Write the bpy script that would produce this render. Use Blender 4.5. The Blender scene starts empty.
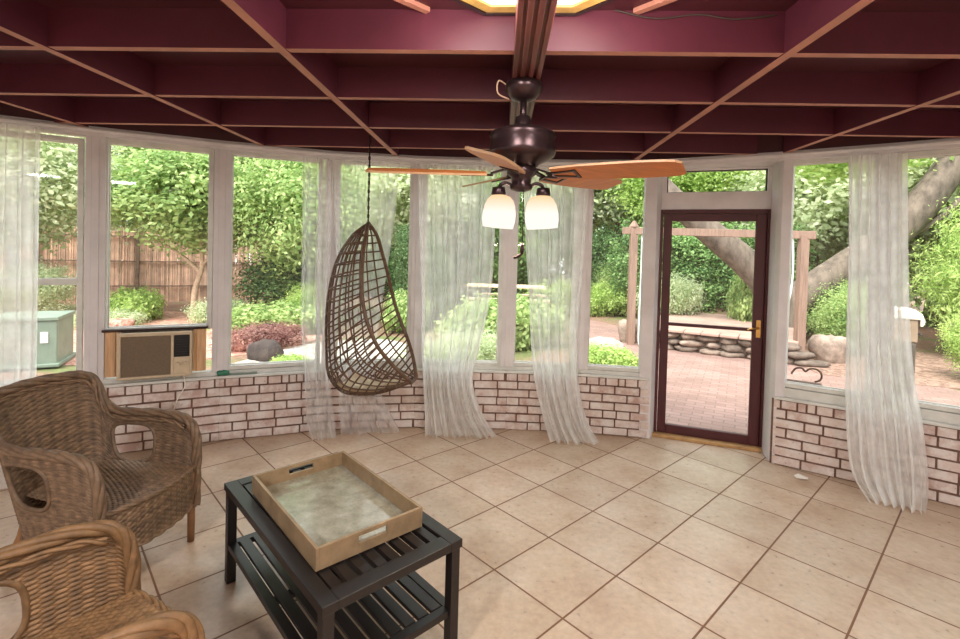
import bpy, math, random
import numpy as np
from mathutils import Vector, Matrix
random.seed(7)
rng = np.random.default_rng(7)
C = bpy.context.scene.collection
scene = bpy.context.scene
PI = math.pi

# ------------------------------------------------------------------ materials
def srgb(r, g, b):
    f = lambda c: (c/255/12.92) if c/255 <= .04045 else ((c/255+.055)/1.055)**2.4
    return (f(r), f(g), f(b), 1)

class NT:
    def __init__(s, name):
        s.m = bpy.data.materials.new(name); s.m.use_nodes = True
        s.t = s.m.node_tree; s.t.nodes.clear()
        s.out = s.n('ShaderNodeOutputMaterial')
    def n(s, typ, **kw):
        nd = s.t.nodes.new(typ)
        for k, v in kw.items():
            if k.startswith('i_'):
                key = k[2:]
                key = int(key) if key.isdigit() else key.replace('_', ' ')
                nd.inputs[key].default_value = v
            else: setattr(nd, k, v)
        return nd
    def l(s, a, b): s.t.links.new(a, b)
    def surf(s, sock): s.l(sock, s.out.inputs['Surface'])

def noise(nt, scale, detail=4, rough=.6, vec=None):
    n = nt.n('ShaderNodeTexNoise', i_Scale=scale, i_Detail=detail, i_Roughness=rough)
    if vec is not None: nt.l(vec, n.inputs['Vector'])
    return n
def ramp(nt, fac, stops):
    r = nt.n('ShaderNodeValToRGB'); e = r.color_ramp.elements
    while len(e) < len(stops): e.new(.5)
    for el, (p, c) in zip(e, stops): el.position = p; el.color = c
    nt.l(fac, r.inputs['Fac']); return r
def mix(nt, fac, a, b, blend='MIX'):
    m = nt.n('ShaderNodeMix', data_type='RGBA', blend_type=blend)
    if isinstance(fac, (int, float)): m.inputs['Factor'].default_value = fac
    else: nt.l(fac, m.inputs['Factor'])
    for i, v in ((6, a), (7, b)):
        if isinstance(v, tuple): m.inputs[i].default_value = v
        else: nt.l(v, m.inputs[i])
    return m.outputs[2]

def mat(name, col, rough=.6, metal=0, var=.12, scale=12, bump=0, bscale=60, spec=.5, tint=False, stretch=None):
    """plain surface with a little procedural colour variation; tint multiplies by the 'tint' attribute"""
    nt = NT(name)
    p = nt.n('ShaderNodeBsdfPrincipled', i_Roughness=rough, i_Metallic=metal)
    p.inputs['Specular IOR Level'].default_value = spec
    tc = nt.n('ShaderNodeTexCoord'); vec = tc.outputs['Object']
    if stretch:
        mp = nt.n('ShaderNodeMapping'); mp.inputs['Scale'].default_value = stretch
        nt.l(vec, mp.inputs['Vector']); vec = mp.outputs['Vector']
    nz = noise(nt, scale, vec=vec)
    dark = tuple(c*(1-var*1.6) for c in col[:3])+(1,); lite = tuple(min(1, c*(1+var*1.6)) for c in col[:3])+(1,)
    c = ramp(nt, nz.outputs['Fac'], [(.3, dark), (.7, lite)]).outputs['Color']
    if tint:
        a = nt.n('ShaderNodeAttribute', attribute_name='tint')
        c = mix(nt, 1.0, c, a.outputs['Color'], 'MULTIPLY')
    nt.l(c, p.inputs['Base Color'])
    if bump:
        bz = noise(nt, bscale, vec=vec)
        b = nt.n('ShaderNodeBump', i_Strength=bump, i_Distance=.01)
        nt.l(bz.outputs['Fac'], b.inputs['Height']); nt.l(b.outputs['Normal'], p.inputs['Normal'])
    nt.surf(p.outputs['BSDF']); return nt.m

def leaf_mat(name, a, b, trans=.5):
    nt = NT(name)
    at = nt.n('ShaderNodeAttribute', attribute_name='tint')
    sep = nt.n('ShaderNodeSeparateColor'); nt.l(at.outputs['Color'], sep.inputs['Color'])
    c = mix(nt, sep.outputs['Red'], a, b)
    d = nt.n('ShaderNodeBsdfPrincipled', i_Roughness=.5); nt.l(c, d.inputs['Base Color'])
    d.inputs['Specular IOR Level'].default_value = .3
    t = nt.n('ShaderNodeBsdfTranslucent'); nt.l(c, t.inputs['Color'])
    ms = nt.n('ShaderNodeMixShader', i_0=trans); nt.l(d.outputs['BSDF'], ms.inputs[1]); nt.l(t.outputs['BSDF'], ms.inputs[2])
    nt.surf(ms.outputs['Shader']); return nt.m

def tile_mat():
    nt = NT('floor_tile')
    tc = nt.n('ShaderNodeTexCoord'); mp = nt.n('ShaderNodeMapping', vector_type='TEXTURE')
    mp.inputs['Location'].default_value = (0.00828, 3.15869, 0)
    mp.inputs['Rotation'].default_value = (0, 0, math.radians(-44.85))
    nt.l(tc.outputs['Object'], mp.inputs['Vector'])
    br = nt.n('ShaderNodeTexBrick', offset=0.0, squash=1.0)
    br.inputs['Color1'].default_value = (0, 0, 0, 1); br.inputs['Color2'].default_value = (1, 1, 1, 1)
    br.inputs['Mortar'].default_value = (.5, .5, .5, 1)
    for k, v in (('Scale', 1.0), ('Mortar Size', .0055), ('Mortar Smooth', .25), ('Bias', 0), ('Brick Width', .4487), ('Row Height', .4487)):
        br.inputs[k].default_value = v
    off = nt.n('ShaderNodeVectorMath', operation='ADD'); off.inputs[1].default_value = (44.87, 44.87, 0)
    nt.l(mp.outputs['Vector'], off.inputs[0]); nt.l(off.outputs['Vector'], br.inputs['Vector'])
    n1 = noise(nt, 3.2, 5, .6, tc.outputs['Object']); n2 = noise(nt, 28, 4, .6, tc.outputs['Object'])
    base = ramp(nt, n1.outputs['Fac'], [(.28, srgb(181, 152, 126)), (.5, srgb(198, 175, 152)), (.75, srgb(209, 192, 174))]).outputs['Color']
    fine = ramp(nt, n2.outputs['Fac'], [(.3, (.84, .82, .8, 1)), (.7, (1.06, 1.06, 1.06, 1))]).outputs['Color']
    c = mix(nt, 1.0, base, fine, 'MULTIPLY')
    tv = ramp(nt, br.outputs['Color'], [(0, (.9, .88, .85, 1)), (1, (1.05, 1.05, 1.05, 1))]).outputs['Color']
    c = mix(nt, 1.0, c, tv, 'MULTIPLY')
    c = mix(nt, br.outputs['Fac'], c, srgb(122, 88, 66))
    p = nt.n('ShaderNodeBsdfPrincipled'); nt.l(c, p.inputs['Base Color'])
    rr = ramp(nt, n2.outputs['Fac'], [(.3, (.26,)*3+(1,)), (.7, (.42,)*3+(1,))]); 
    rm = mix(nt, br.outputs['Fac'], rr.outputs['Color'], (.8, .8, .8, 1)); nt.l(rm, p.inputs['Roughness'])
    inv = nt.n('ShaderNodeMath', operation='MULTIPLY_ADD'); inv.inputs[1].default_value = -1; inv.inputs[2].default_value = 1
    nt.l(br.outputs['Fac'], inv.inputs[0])
    ad = nt.n('ShaderNodeMath', operation='MULTIPLY_ADD'); ad.inputs[1].default_value = .08
    nt.l(n2.outputs['Fac'], ad.inputs[0]); nt.l(inv.outputs[0], ad.inputs[2])
    b = nt.n('ShaderNodeBump', i_Strength=.6, i_Distance=.004); nt.l(ad.outputs[0], b.inputs['Height']); nt.l(b.outputs['Normal'], p.inputs['Normal'])
    nt.surf(p.outputs['BSDF']); return nt.m

def brick_mat():
    nt = NT('whitewashed_brick')
    tc = nt.n('ShaderNodeTexCoord')
    at = nt.n('ShaderNodeAttribute', attribute_name='tint'); sep = nt.n('ShaderNodeSeparateColor'); nt.l(at.outputs['Color'], sep.inputs['Color'])
    n1 = noise(nt, 9, 5, .65, tc.outputs['Object']); n2 = noise(nt, 45, 4, .7, tc.outputs['Object'])
    pink = mix(nt, sep.outputs['Red'], srgb(180, 150, 140), srgb(206, 188, 180))
    wash = ramp(nt, n1.outputs['Fac'], [(.38, (0, 0, 0, 1)), (.62, (1, 1, 1, 1))]).outputs['Color']
    c = mix(nt, wash, pink, srgb(216, 208, 203))
    wear = ramp(nt, n2.outputs['Fac'], [(.62, (0, 0, 0, 1)), (.74, (1, 1, 1, 1))]).outputs['Color']
    c = mix(nt, wear, c, srgb(150, 112, 98))
    p = nt.n('ShaderNodeBsdfPrincipled', i_Roughness=.75); nt.l(c, p.inputs['Base Color'])
    b = nt.n('ShaderNodeBump', i_Strength=.5, i_Distance=.004); nt.l(n2.outputs['Fac'], b.inputs['Height']); nt.l(b.outputs['Normal'], p.inputs['Normal'])
    nt.surf(p.outputs['BSDF']); return nt.m

def paver_mat():
    nt = NT('patio_paver')
    tc = nt.n('ShaderNodeTexCoord'); mp = nt.n('ShaderNodeMapping'); mp.inputs['Rotation'].default_value = (0, 0, .45)
    nt.l(tc.outputs['Object'], mp.inputs['Vector'])
    br = nt.n('ShaderNodeTexBrick'); nt.l(mp.outputs['Vector'], br.inputs['Vector'])
    br.inputs['Color1'].default_value = srgb(150, 122, 114); br.inputs['Color2'].default_value = srgb(134, 106, 98); br.inputs['Mortar'].default_value = srgb(120, 98, 90)
    for k, v in (('Scale', 1.0), ('Mortar Size', .008), ('Brick Width', .22), ('Row Height', .11)): br.inputs[k].default_value = v
    n1 = noise(nt, 1.6, 5, .6, tc.outputs['Object'])
    st = ramp(nt, n1.outputs['Fac'], [(.3, (.8, .78, .76, 1)), (.65, (1.08, 1.06, 1.05, 1))]).outputs['Color']
    c = mix(nt, 1.0, br.outputs['Color'], st, 'MULTIPLY')
    p = nt.n('ShaderNodeBsdfPrincipled', i_Roughness=.8); nt.l(c, p.inputs['Base Color']); nt.surf(p.outputs['BSDF']); return nt.m

def ground_mat():
    nt = NT('garden_soil'); tc = nt.n('ShaderNodeTexCoord')
    n1 = noise(nt, .9, 5, .6, tc.outputs['Object']); n2 = noise(nt, 14, 5, .7, tc.outputs['Object'])
    c1 = ramp(nt, n1.outputs['Fac'], [(.35, srgb(124, 90, 76)), (.5, srgb(134, 108, 92)), (.62, srgb(100, 112, 66))]).outputs['Color']
    c2 = ramp(nt, n2.outputs['Fac'], [(.35, (.6, .55, .5, 1)), (.7, (1.25, 1.2, 1.15, 1))]).outputs['Color']
    p = nt.n('ShaderNodeBsdfPrincipled', i_Roughness=.95); nt.l(mix(nt, 1.0, c1, c2, 'MULTIPLY'), p.inputs['Base Color']); nt.surf(p.outputs['BSDF']); return nt.m

def gravel_mat(name, a, b):
    nt = NT(name); tc = nt.n('ShaderNodeTexCoord')
    v = nt.n('ShaderNodeTexVoronoi', i_Scale=16); nt.l(tc.outputs['Object'], v.inputs['Vector'])
    sep = nt.n('ShaderNodeSeparateColor'); nt.l(v.outputs['Color'], sep.inputs['Color'])
    c = mix(nt, sep.outputs['Red'], a, b)
    p = nt.n('ShaderNodeBsdfPrincipled', i_Roughness=.9); nt.l(c, p.inputs['Base Color'])
    bm = nt.n('ShaderNodeBump', i_Strength=.8, i_Distance=.03); nt.l(v.outputs['Distance'], bm.inputs['Height']); nt.l(bm.outputs['Normal'], p.inputs['Normal'])
    nt.surf(p.outputs['BSDF']); return nt.m

def glass_mat(name, tint=(.98, 1, .99, 1), haze=0):
    nt = NT(name)
    tr = nt.n('ShaderNodeBsdfTransparent', i_Color=tint)
    gl = nt.n('ShaderNodeBsdfGlossy', i_Roughness=.02)
    ms = nt.n('ShaderNodeMixShader', i_0=.035); nt.l(tr.outputs[0], ms.inputs[1]); nt.l(gl.outputs[0], ms.inputs[2])
    nt.surf(ms.outputs[0]); return nt.m

def sheer_mat(name, col, opac):
    nt = NT(name)
    tc = nt.n('ShaderNodeTexCoord')
    nz = noise(nt, 7, 3, .6, tc.outputs['Object'])
    op = nt.n('ShaderNodeMapRange'); op.inputs['To Min'].default_value = opac*.82; op.inputs['To Max'].default_value = opac*1.18
    op.inputs['From Min'].default_value = .3; op.inputs['From Max'].default_value = .7
    nt.l(nz.outputs['Fac'], op.inputs['Value'])
    d = nt.n('ShaderNodeBsdfDiffuse', i_Color=col); t = nt.n('ShaderNodeBsdfTranslucent', i_Color=col)
    m1 = nt.n('ShaderNodeMixShader', i_0=.5); nt.l(d.outputs[0], m1.inputs[1]); nt.l(t.outputs[0], m1.inputs[2])
    tr = nt.n('ShaderNodeBsdfTransparent')
    m2 = nt.n('ShaderNodeMixShader'); nt.l(op.outputs[0], m2.inputs[0]); nt.l(tr.outputs[0], m2.inputs[1]); nt.l(m1.outputs[0], m2.inputs[2])
    nt.surf(m2.outputs[0]); return nt.m

def lamp_mat(name, col, strength, col2=None, zlo=0, zhi=1):
    """lit lamp glass; col2 = amber tint of the glass near its top"""
    nt = NT(name)
    e = nt.n('ShaderNodeEmission', i_Color=col, i_Strength=strength)
    if col2:
        tc = nt.n('ShaderNodeTexCoord'); sp = nt.n('ShaderNodeSeparateXYZ'); nt.l(tc.outputs['Object'], sp.inputs[0])
        mr = nt.n('ShaderNodeMapRange'); mr.inputs['From Min'].default_value = zlo; mr.inputs['From Max'].default_value = zhi
        nt.l(sp.outputs['Z'], mr.inputs['Value']); nt.l(mix(nt, mr.outputs[0], col, col2), e.inputs['Color'])
    nt.surf(e.outputs[0]); return nt.m

def leafgilt_mat():
    nt = NT('silver_leaf'); tc = nt.n('ShaderNodeTexCoord')
    n1 = noise(nt, 16, 6, .75, tc.outputs['Object'])
    c = ramp(nt, n1.outputs['Fac'], [(.3, srgb(128, 122, 102)), (.55, srgb(160, 156, 138)), (.75, srgb(182, 182, 168))]).outputs['Color']
    p = nt.n('ShaderNodeBsdfPrincipled', i_Roughness=.14, i_Metallic=.15); nt.l(c, p.inputs['Base Color']); nt.surf(p.outputs[0]); return nt.m

M = {}
M['tile'] = tile_mat(); M['brick'] = brick_mat()
M['mortar'] = mat('dark_mortar', srgb(112, 84, 72), .9, var=.2, scale=20)
M['white'] = mat('white_paint', srgb(210, 206, 207), .5, var=.05, scale=5)
M['white2'] = mat('pale_frame_paint', srgb(206, 206, 200), .5, var=.06, scale=9)
M['cream_wall'] = mat('cream_wall_paint', srgb(214, 198, 176), .6, var=.04)
M['maroon'] = mat('maroon_paint', srgb(72, 28, 36), .5, var=.1, scale=3)
M['maroon_beam'] = mat('maroon_beam_paint', srgb(86, 36, 50), .45, var=.1, scale=3)
M['beam_edge'] = mat('worn_tan_edge', srgb(168, 116, 98), .6, var=.12, scale=4)
M['fascia'] = mat('fluted_brown_casing', srgb(92, 48, 44), .4, var=.15, scale=8, stretch=(6, .4, 6))
M['door'] = mat('oxblood_door_paint', srgb(70, 20, 25), .55, var=.1, scale=6)
M['brass'] = mat('brass', srgb(190, 150, 90), .3, 1, var=.08)
M['glass'] = glass_mat('window_glass')
M['tan_wood'] = mat('tan_wood', srgb(205, 165, 125), .6, var=.15, scale=6, stretch=(8, 8, .6))
M['threshold'] = mat('worn_threshold_wood', srgb(178, 140, 92), .6, var=.2, scale=10)
M['ac_beige'] = mat('beige_plastic', srgb(196, 178, 150), .5, var=.05)
M['ac_grille'] = mat('grille_fabric', srgb(128, 110, 90), .8, var=.08, scale=60)
M['black'] = mat('black_plastic', srgb(28, 26, 26), .35, var=.1)
M['bronze'] = mat('dark_bronze', srgb(58, 44, 46), .28, .7, var=.12)
M['blade'] = mat('blade_wood', srgb(186, 112, 58), .42, var=.14, scale=5, stretch=(1, 9, 9))
M['blade_top'] = mat('blade_side', srgb(176, 140, 105), .5, var=.1, scale=8)
M['shade'] = lamp_mat('lit_frosted_shade', (1, .93, .84, 1), 1.12, (1, .62, .3, 1), -.63, -.54)
M['diffuser'] = lamp_mat('lit_ceiling_diffuser', (1, .95, .86, 1), 4.0)
M['gold'] = mat('yellow_gilt_ring', srgb(206, 172, 96), .5, .2, var=.15)
M['wickerA'] = mat('shaded_wicker', srgb(116, 92, 70), .55, var=.22, scale=26, tint=True)  # same wicker as the other chair, with shade put into the colour
M['wickerB'] = mat('lit_wicker', srgb(126, 94, 62), .5, var=.2, scale=26, tint=True)  # same wicker again, with lamp light put into the colour
M['rattan'] = mat('dark_rattan', srgb(92, 68, 50), .5, var=.2, scale=24)
M['cane'] = mat('cane_leg', srgb(132, 94, 62), .5, var=.15, scale=14)
M['cream'] = mat('cream_cotton', srgb(214, 198, 168), .9, var=.06, scale=12, bump=.2, bscale=120)
M['espresso'] = mat('espresso_wood', srgb(25, 19, 18), .42, var=.2, scale=10, stretch=(1, 8, 8))
M['tray'] = mat('gilded_tray_wood', srgb(152, 128, 98), .4, .25, var=.14, scale=14)
M['leafgilt'] = leafgilt_mat()
M['cord'] = mat('dark_cord', srgb(60, 50, 44), .6)
M['paper'] = mat('white_paper', srgb(235, 228, 218), .8, var=.03)
M['green_plastic'] = mat('green_plastic', srgb(40, 110, 82), .45, var=.15)
M['sheer'] = sheer_mat('sheer_voile', (.97, .98, .97, 1), .36)
M['sheer2'] = sheer_mat('dense_voile', (.97, .98, .97, 1), .52)
M['sheer3'] = sheer_mat('heavy_voile', (.97, .98, .97, 1), .66)
M['iron'] = mat('rusty_iron', srgb(96, 72, 62), .7, .3, var=.2)
# garden
M['soil'] = ground_mat(); M['paver'] = paver_mat()
M['gravel'] = gravel_mat('white_gravel', srgb(192, 186, 176), srgb(138, 126, 118))
M['redgravel'] = gravel_mat('red_mulch', srgb(170, 108, 92), srgb(206, 168, 150))
M['mulch'] = gravel_mat('brown_leaf_mulch', srgb(104, 78, 66), srgb(158, 128, 112))
M['flag'] = mat('pale_flagstone', srgb(160, 132, 120), .85, var=.12, scale=2)
M['stone'] = mat('rough_stone', srgb(138, 120, 108), .9, var=.3, scale=7, bump=.6, bscale=20, tint=True)
M['darkrock'] = mat('dark_rock', srgb(62, 52, 48), .9, var=.3, scale=6, bump=.6, bscale=16)
M['palerock'] = mat('pale_rock', srgb(146, 138, 132), .9, var=.2, scale=6, bump=.5, bscale=16)
M['reed'] = mat('reed_fence', srgb(200, 160, 138), .85, var=.2, scale=3, tint=True)
M['bark'] = mat('grey_bark', srgb(104, 92, 82), .95, var=.3, scale=7, bump=.8, bscale=18, stretch=(1, 1, .4))
M['palebark'] = mat('pale_bark', srgb(190, 160, 136), .9, var=.2, scale=9)
M['darkbark'] = mat('brown_bark', srgb(96, 76, 62), .95, var=.3, scale=9)
M['cedar'] = mat('cedar_post', srgb(132, 106, 92), .8, var=.16, scale=6, stretch=(6, 6, .5))
M['rope'] = mat('white_rope', srgb(220, 222, 216), .8, var=.05)
M['acgreen'] = mat('pale_green_metal', srgb(116, 130, 116), .55, var=.1, scale=4)
M['bin'] = mat('dark_grey_bin', srgb(74, 68, 60), .5, var=.15, scale=4)
M['binb'] = mat('brown_grey_panel', srgb(136, 118, 98), .6, var=.12, scale=4)
M['binlid'] = mat('pale_lid', srgb(228, 222, 208), .6, var=.05)
M['plank'] = mat('pale_plank', srgb(212, 190, 160), .75, var=.1, scale=6)
M['lf_bright'] = leaf_mat('leaf_bright', srgb(119, 153, 81), srgb(201, 217, 149))
M['lf_mid'] = leaf_mat('leaf_mid', srgb(81, 116, 63), srgb(155, 185, 113))
M['lf_dark'] = leaf_mat('leaf_dark', srgb(56, 86, 51), srgb(122, 156, 98))
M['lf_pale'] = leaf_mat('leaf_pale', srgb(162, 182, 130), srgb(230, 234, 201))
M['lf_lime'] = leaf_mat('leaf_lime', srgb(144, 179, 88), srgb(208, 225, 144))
M['lf_far_haze'] = leaf_mat('leaf_far_haze', srgb(186, 200, 152), srgb(238, 242, 212), .55)  # leaves paled so the colour carries haze and glare on far trees
M['lf_red'] = leaf_mat('leaf_red', srgb(118, 75, 70), srgb(188, 148, 138))
M['lf_ivy'] = leaf_mat('leaf_ivy', srgb(76, 116, 65), srgb(169, 203, 131))

# ------------------------------------------------------------------ mesh helper
class MB:
    def __init__(s): s.v = []; s.f = []; s.mi = []; s.t = []
    def add(s, vs, fs, mi=0, t=1.0):
        o = len(s.v); s.v.extend([tuple(p) for p in vs])
        tt = t if isinstance(t, tuple) else (t, t, t)
        for f in fs: s.f.append(tuple(i+o for i in f)); s.mi.append(mi); s.t.append(tt)
        return s
    def box(s, c, d, X=None, mi=0, t=1.0, mis=None):
        """box of size d centred at c; X = 3x3 rotation; mis = material per face (-x,+x,-y,+y,-z,+z)"""
        hx, hy, hz = d[0]/2, d[1]/2, d[2]/2
        vs = [Vector((x, y, z)) for z in (-hz, hz) for y in (-hy, hy) for x in (-hx, hx)]
        if X is not None: vs = [X @ p for p in vs]
        c = Vector(c); vs = [p+c for p in vs]
        fs = [(0, 4, 6, 2), (1, 3, 7, 5), (0, 1, 5, 4), (2, 6, 7, 3), (0, 2, 3, 1), (4, 5, 7, 6)]
        if mis:
            o = len(s.v); s.v.extend([tuple(p) for p in vs])
            for f, m_ in zip(fs, mis): s.f.append(tuple(i+o for i in f)); s.mi.append(m_); s.t.append((t,)*3)
            return s
        return s.add(vs, fs, mi, t)
    def bar(s, a, b, w, h, up=(0, 0, 1), mi=0, t=1.0, mis=None):
        """rectangular bar from a to b, w across, h along up"""
        a, b = Vector(a), Vector(b); d = b-a; L = d.length; y = d.normalized(); u = Vector(up)
        x = y.cross(u).normalized(); z = x.cross(y)
        X = Matrix((x, y, z)).transposed()
        return s.box((a+b)/2, (w, L, h), X, mi, t, mis)
    def tube(s, path, r, n=8, mi=0, closed=False, t=1.0, caps=True, up0=None):
        P = [Vector(p) for p in path]; k = len(P)
        R = r if isinstance(r, (list, tuple)) else [r]*k
        T = []
        for i in range(k):
            a = P[(i-1) % k] if (closed or i > 0) else P[i]; b = P[(i+1) % k] if (closed or i < k-1) else P[i]
            d = b-a; T.append(d.normalized() if d.length > 1e-9 else Vector((0, 0, 1)))
        u = Vector(up0) if up0 else (Vector((0, 0, 1)) if abs(T[0].z) < .9 else Vector((1, 0, 0)))
        vs = []
        for i in range(k):
            u = (u - T[i]*u.dot(T[i])); u = u.normalized() if u.length > 1e-6 else T[i].orthogonal().normalized()
            w = T[i].cross(u)
            for j in range(n):
                a = 2*PI*j/n; vs.append(P[i]+(u*math.cos(a)+w*math.sin(a))*R[i])
        fs = []
        for i in range(k if closed else k-1):
            i2 = (i+1) % k
            for j in range(n): fs.append((i*n+j, i*n+(j+1) % n, i2*n+(j+1) % n, i2*n+j))
        if caps and not closed: fs += [tuple(range(n-1, -1, -1)), tuple(range((k-1)*n, k*n))]
        return s.add(vs, fs, mi, t)
    def lathe(s, prof, c=(0, 0, 0), n=32, mi=0, X=None):
        vs = []
        for r, z in prof:
            for j in range(n):
                a = 2*PI*j/n; p = Vector((r*math.cos(a), r*math.sin(a), z))
                if X is not None: p = X @ p
                vs.append(p+Vector(c))
        fs = []
        for i in range(len(prof)-1):
            for j in range(n): fs.append((i*n+j, i*n+(j+1) % n, (i+1)*n+(j+1) % n, (i+1)*n+j))
        return s.add(vs, fs, mi)
    def grid(s, G, mi=0, tint=None, skip=None):
        nu, nv = G.shape[:2]; o = len(s.v); s.v.extend(map(tuple, G.reshape(-1, 3).tolist()))
        for i in range(nu-1):
            for j in range(nv-1):
                if skip is not None and skip[i, j]: continue
                s.f.append((o+i*nv+j, o+(i+1)*nv+j, o+(i+1)*nv+j+1, o+i*nv+j+1)); s.mi.append(mi)
                t = 1.0 if tint is None else float(tint[i, j]); s.t.append((t, t, t))
        return s
    def build(s, name, mats, parent=None, smooth=False, loc=None, bevel=0, solid=0, subsurf=0):
        me = bpy.data.meshes.new(name); me.from_pydata(s.v, [], s.f)
        for m_ in (mats if isinstance(mats, (list, tuple)) else [mats]): me.materials.append(m_)
        me.polygons.foreach_set('material_index', s.mi)
        if smooth: me.polygons.foreach_set('use_smooth', [True]*len(s.f))
        if any(t != (1.0, 1.0, 1.0) for t in s.t):
            ca = me.color_attributes.new('tint', 'FLOAT_COLOR', 'CORNER')
            cnt = [len(f) for f in s.f]
            ca.data.foreach_set('color', np.repeat(np.c_[np.array(s.t), np.ones(len(s.t))], cnt, axis=0).astype('f').ravel())
        else:
            ca = me.color_attributes.new('tint', 'FLOAT_COLOR', 'CORNER')
            ca.data.foreach_set('color', np.ones(4*len(me.loops), 'f'))
        me.update(); o = bpy.data.objects.new(name, me); C.objects.link(o)
        if parent: o.parent = parent
        if loc: o.location = loc
        if bevel:
            b = o.modifiers.new('edge', 'BEVEL'); b.width = bevel; b.segments = 2; b.limit_method = 'ANGLE'
        if solid:
            b = o.modifiers.new('thick', 'SOLIDIFY'); b.thickness = solid; b.offset = 0
        if subsurf:
            b = o.modifiers.new('sub', 'SUBSURF'); b.levels = subsurf; b.render_levels = subsurf
        return o

def tag(o, label=None, cat=None, group=None, kind=None):
    if label: o['label'] = label
    if cat: o['category'] = cat
    if group: o['group'] = group
    if kind: o['kind'] = kind
    return o
def empty(name, loc=(0, 0, 0), rz=0):
    o = bpy.data.objects.new(name, None); C.objects.link(o); o.location = loc; o.rotation_euler = (0, 0, rz); o.empty_display_size = .1
    return o
def struct(o, label, cat): return tag(o, label, cat, kind='structure')
def copy_tree(o, parent=None):
    c = o.copy(); C.objects.link(c); c.parent = parent
    for ch in list(o.children): copy_tree(ch, c)
    return c
def smooth_path(pts, n):
    """Catmull-Rom through pts, n samples"""
    P = np.array(pts, float); k = len(P); ts = np.linspace(0, k-1, n); out = []
    for t in ts:
        i = min(int(t), k-2); f = t-i
        p0, p1, p2, p3 = P[max(i-1, 0)], P[i], P[i+1], P[min(i+2, k-1)]
        out.append(.5*((2*p1)+(-p0+p2)*f+(2*p0-5*p1+4*p2-p3)*f*f+(-p0+3*p1-3*p2+p3)*f**3))
    return np.array(out)

# ------------------------------------------------------------------ camera
cam = bpy.data.cameras.new('camera'); co = bpy.data.objects.new('camera', cam); C.objects.link(co)
Rr = [[0.99869999791543, 0.04344023328842292, 0.026669463728535008], [0.027577660374779933, -0.020443368411483875, -0.999410596970157], [-0.04286941581096649, 0.9988468425238374, -0.021614771990162648]]
X = Matrix([[Rr[0][i], -Rr[1][i], -Rr[2][i]] for i in range(3)]).to_4x4(); X.translation = (0, 0, 1.67)
co.matrix_world = X
cam.sensor_width = 36; cam.lens = 485.9323/960*36; cam.shift_y = -57.2948/960; cam.clip_start = .05; cam.clip_end = 300
scene.camera = co

# ------------------------------------------------------------------ room shell
NN = [(-3.82, 3.12), (-3.114, 3.593), (-2.357, 4.002), (-1.548, 4.35), (-.772, 4.506), (.086, 4.56), (.776, 4.551), (1.39, 4.48), (2.258, 4.045), (2.828, 3.70), (3.43, 3.29)]
DA, DB = Vector((1.48, 4.63, 0)), Vector((2.34, 4.35, 0))           # the door's foot line
YB = -2.6                                                            # how far the room runs back behind the camera
def facet(i, off=0):
    A = Vector((*NN[i], 0)); B = Vector((*NN[i+1], 0)); d = (B-A).normalized(); n = Vector((-d.y, d.x, 0))
    return A+n*off, B+n*off, d, n
def outline(off):
    """wall line pushed outwards"""
    pts = []
    for i, p in enumerate(NN):
        ns = []
        if i > 0: ns.append(facet(i-1)[3])
        if i < len(NN)-1: ns.append(facet(i)[3])
        n = sum(ns, Vector((0, 0, 0))).normalized(); k = 1/max(.5, n.dot(ns[0])); pts.append(Vector((*p, 0))+n*off*k)
    return pts
def prism(pts, z0, z1):
    m = MB(); k = len(pts)
    vs = [(p[0], p[1], z0) for p in pts]+[(p[0], p[1], z1) for p in pts]
    fs = [tuple(range(k-1, -1, -1)), tuple(range(k, 2*k))]+[(i, (i+1) % k, k+(i+1) % k, k+i) for i in range(k)]
    return m.add(vs, fs)
ol = [(p.x, p.y) for p in outline(.22)]
poly = [(ol[0][0], YB), (ol[-1][0], YB)] + ol[::-1]
struct(prism(poly, -.12, 0).build('floor', M['tile']), 'beige ceramic tile floor laid on the diagonal', 'floor')
struct(prism(poly, 2.71, 2.76).build('ceiling', M['maroon']), 'dark maroon boarded ceiling between the beams', 'ceiling')

# beams: clipped against the wall line
wl = outline(.0)
def y_wall(x):
    for a, b in zip(wl, wl[1:]):
        if a.x <= x <= b.x: return a.y+(b.y-a.y)*(x-a.x)/(b.x-a.x)
    return None
def x_range(y):
    xs = [a.x+(b.x-a.x)*(y-a.y)/(b.y-a.y) for a, b in zip(wl, wl[1:]) if (a.y-y)*(b.y-y) < 0]
    lo = [x for x in xs if x < 0]; hi = [x for x in xs if x >= 0]
    return (max(lo) if lo else wl[0].x), (min(hi) if hi else wl[-1].x)
BM = [M['maroon_beam'], M['beam_edge']]
MIS = (0, 0, 0, 0, 1, 0)
for k in range(-3, 5):
    y = 2.13+.6678*(k-1) if k > -3 else None
    if y is None or k == 0: continue
    x0, x1 = x_range(y)
    m = MB().box(((x0+x1)/2, y, (2.537+2.71)/2), (x1-x0, .042, 2.71-2.537), mis=MIS)
    ordw = {-2: 'behind the camera', -1: 'above the camera', 0: 'just in front of the camera', 1: 'lit by the ceiling lamp in the nearest bay', 2: 'second from the lamp towards the windows', 3: 'third from the lamp towards the windows', 4: 'nearest the middle windows'}[k]
    struct(m.build('ceiling_beam', BM), 'maroon cross beam with tan lower edge '+ordw, 'beam')
for k in range(-3, 4):
    if k == 0: continue
    x = .0971+1.0863*k; y1 = y_wall(x)
    if y1 is None: continue
    m = MB().box((x, (y1+YB)/2, (2.532+2.71)/2), (.044, y1-YB, 2.71-2.532), mis=MIS)
    w = {-3: 'far left of the room', -2: 'second left of the fan', -1: 'first left of the fan', 1: 'first right of the fan', 2: 'second right of the fan', 3: 'far right of the room'}[k]
    struct(m.build('ceiling_beam', BM), 'long maroon beam running to the windows, '+w, 'beam')
y1 = y_wall(.097)
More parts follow.
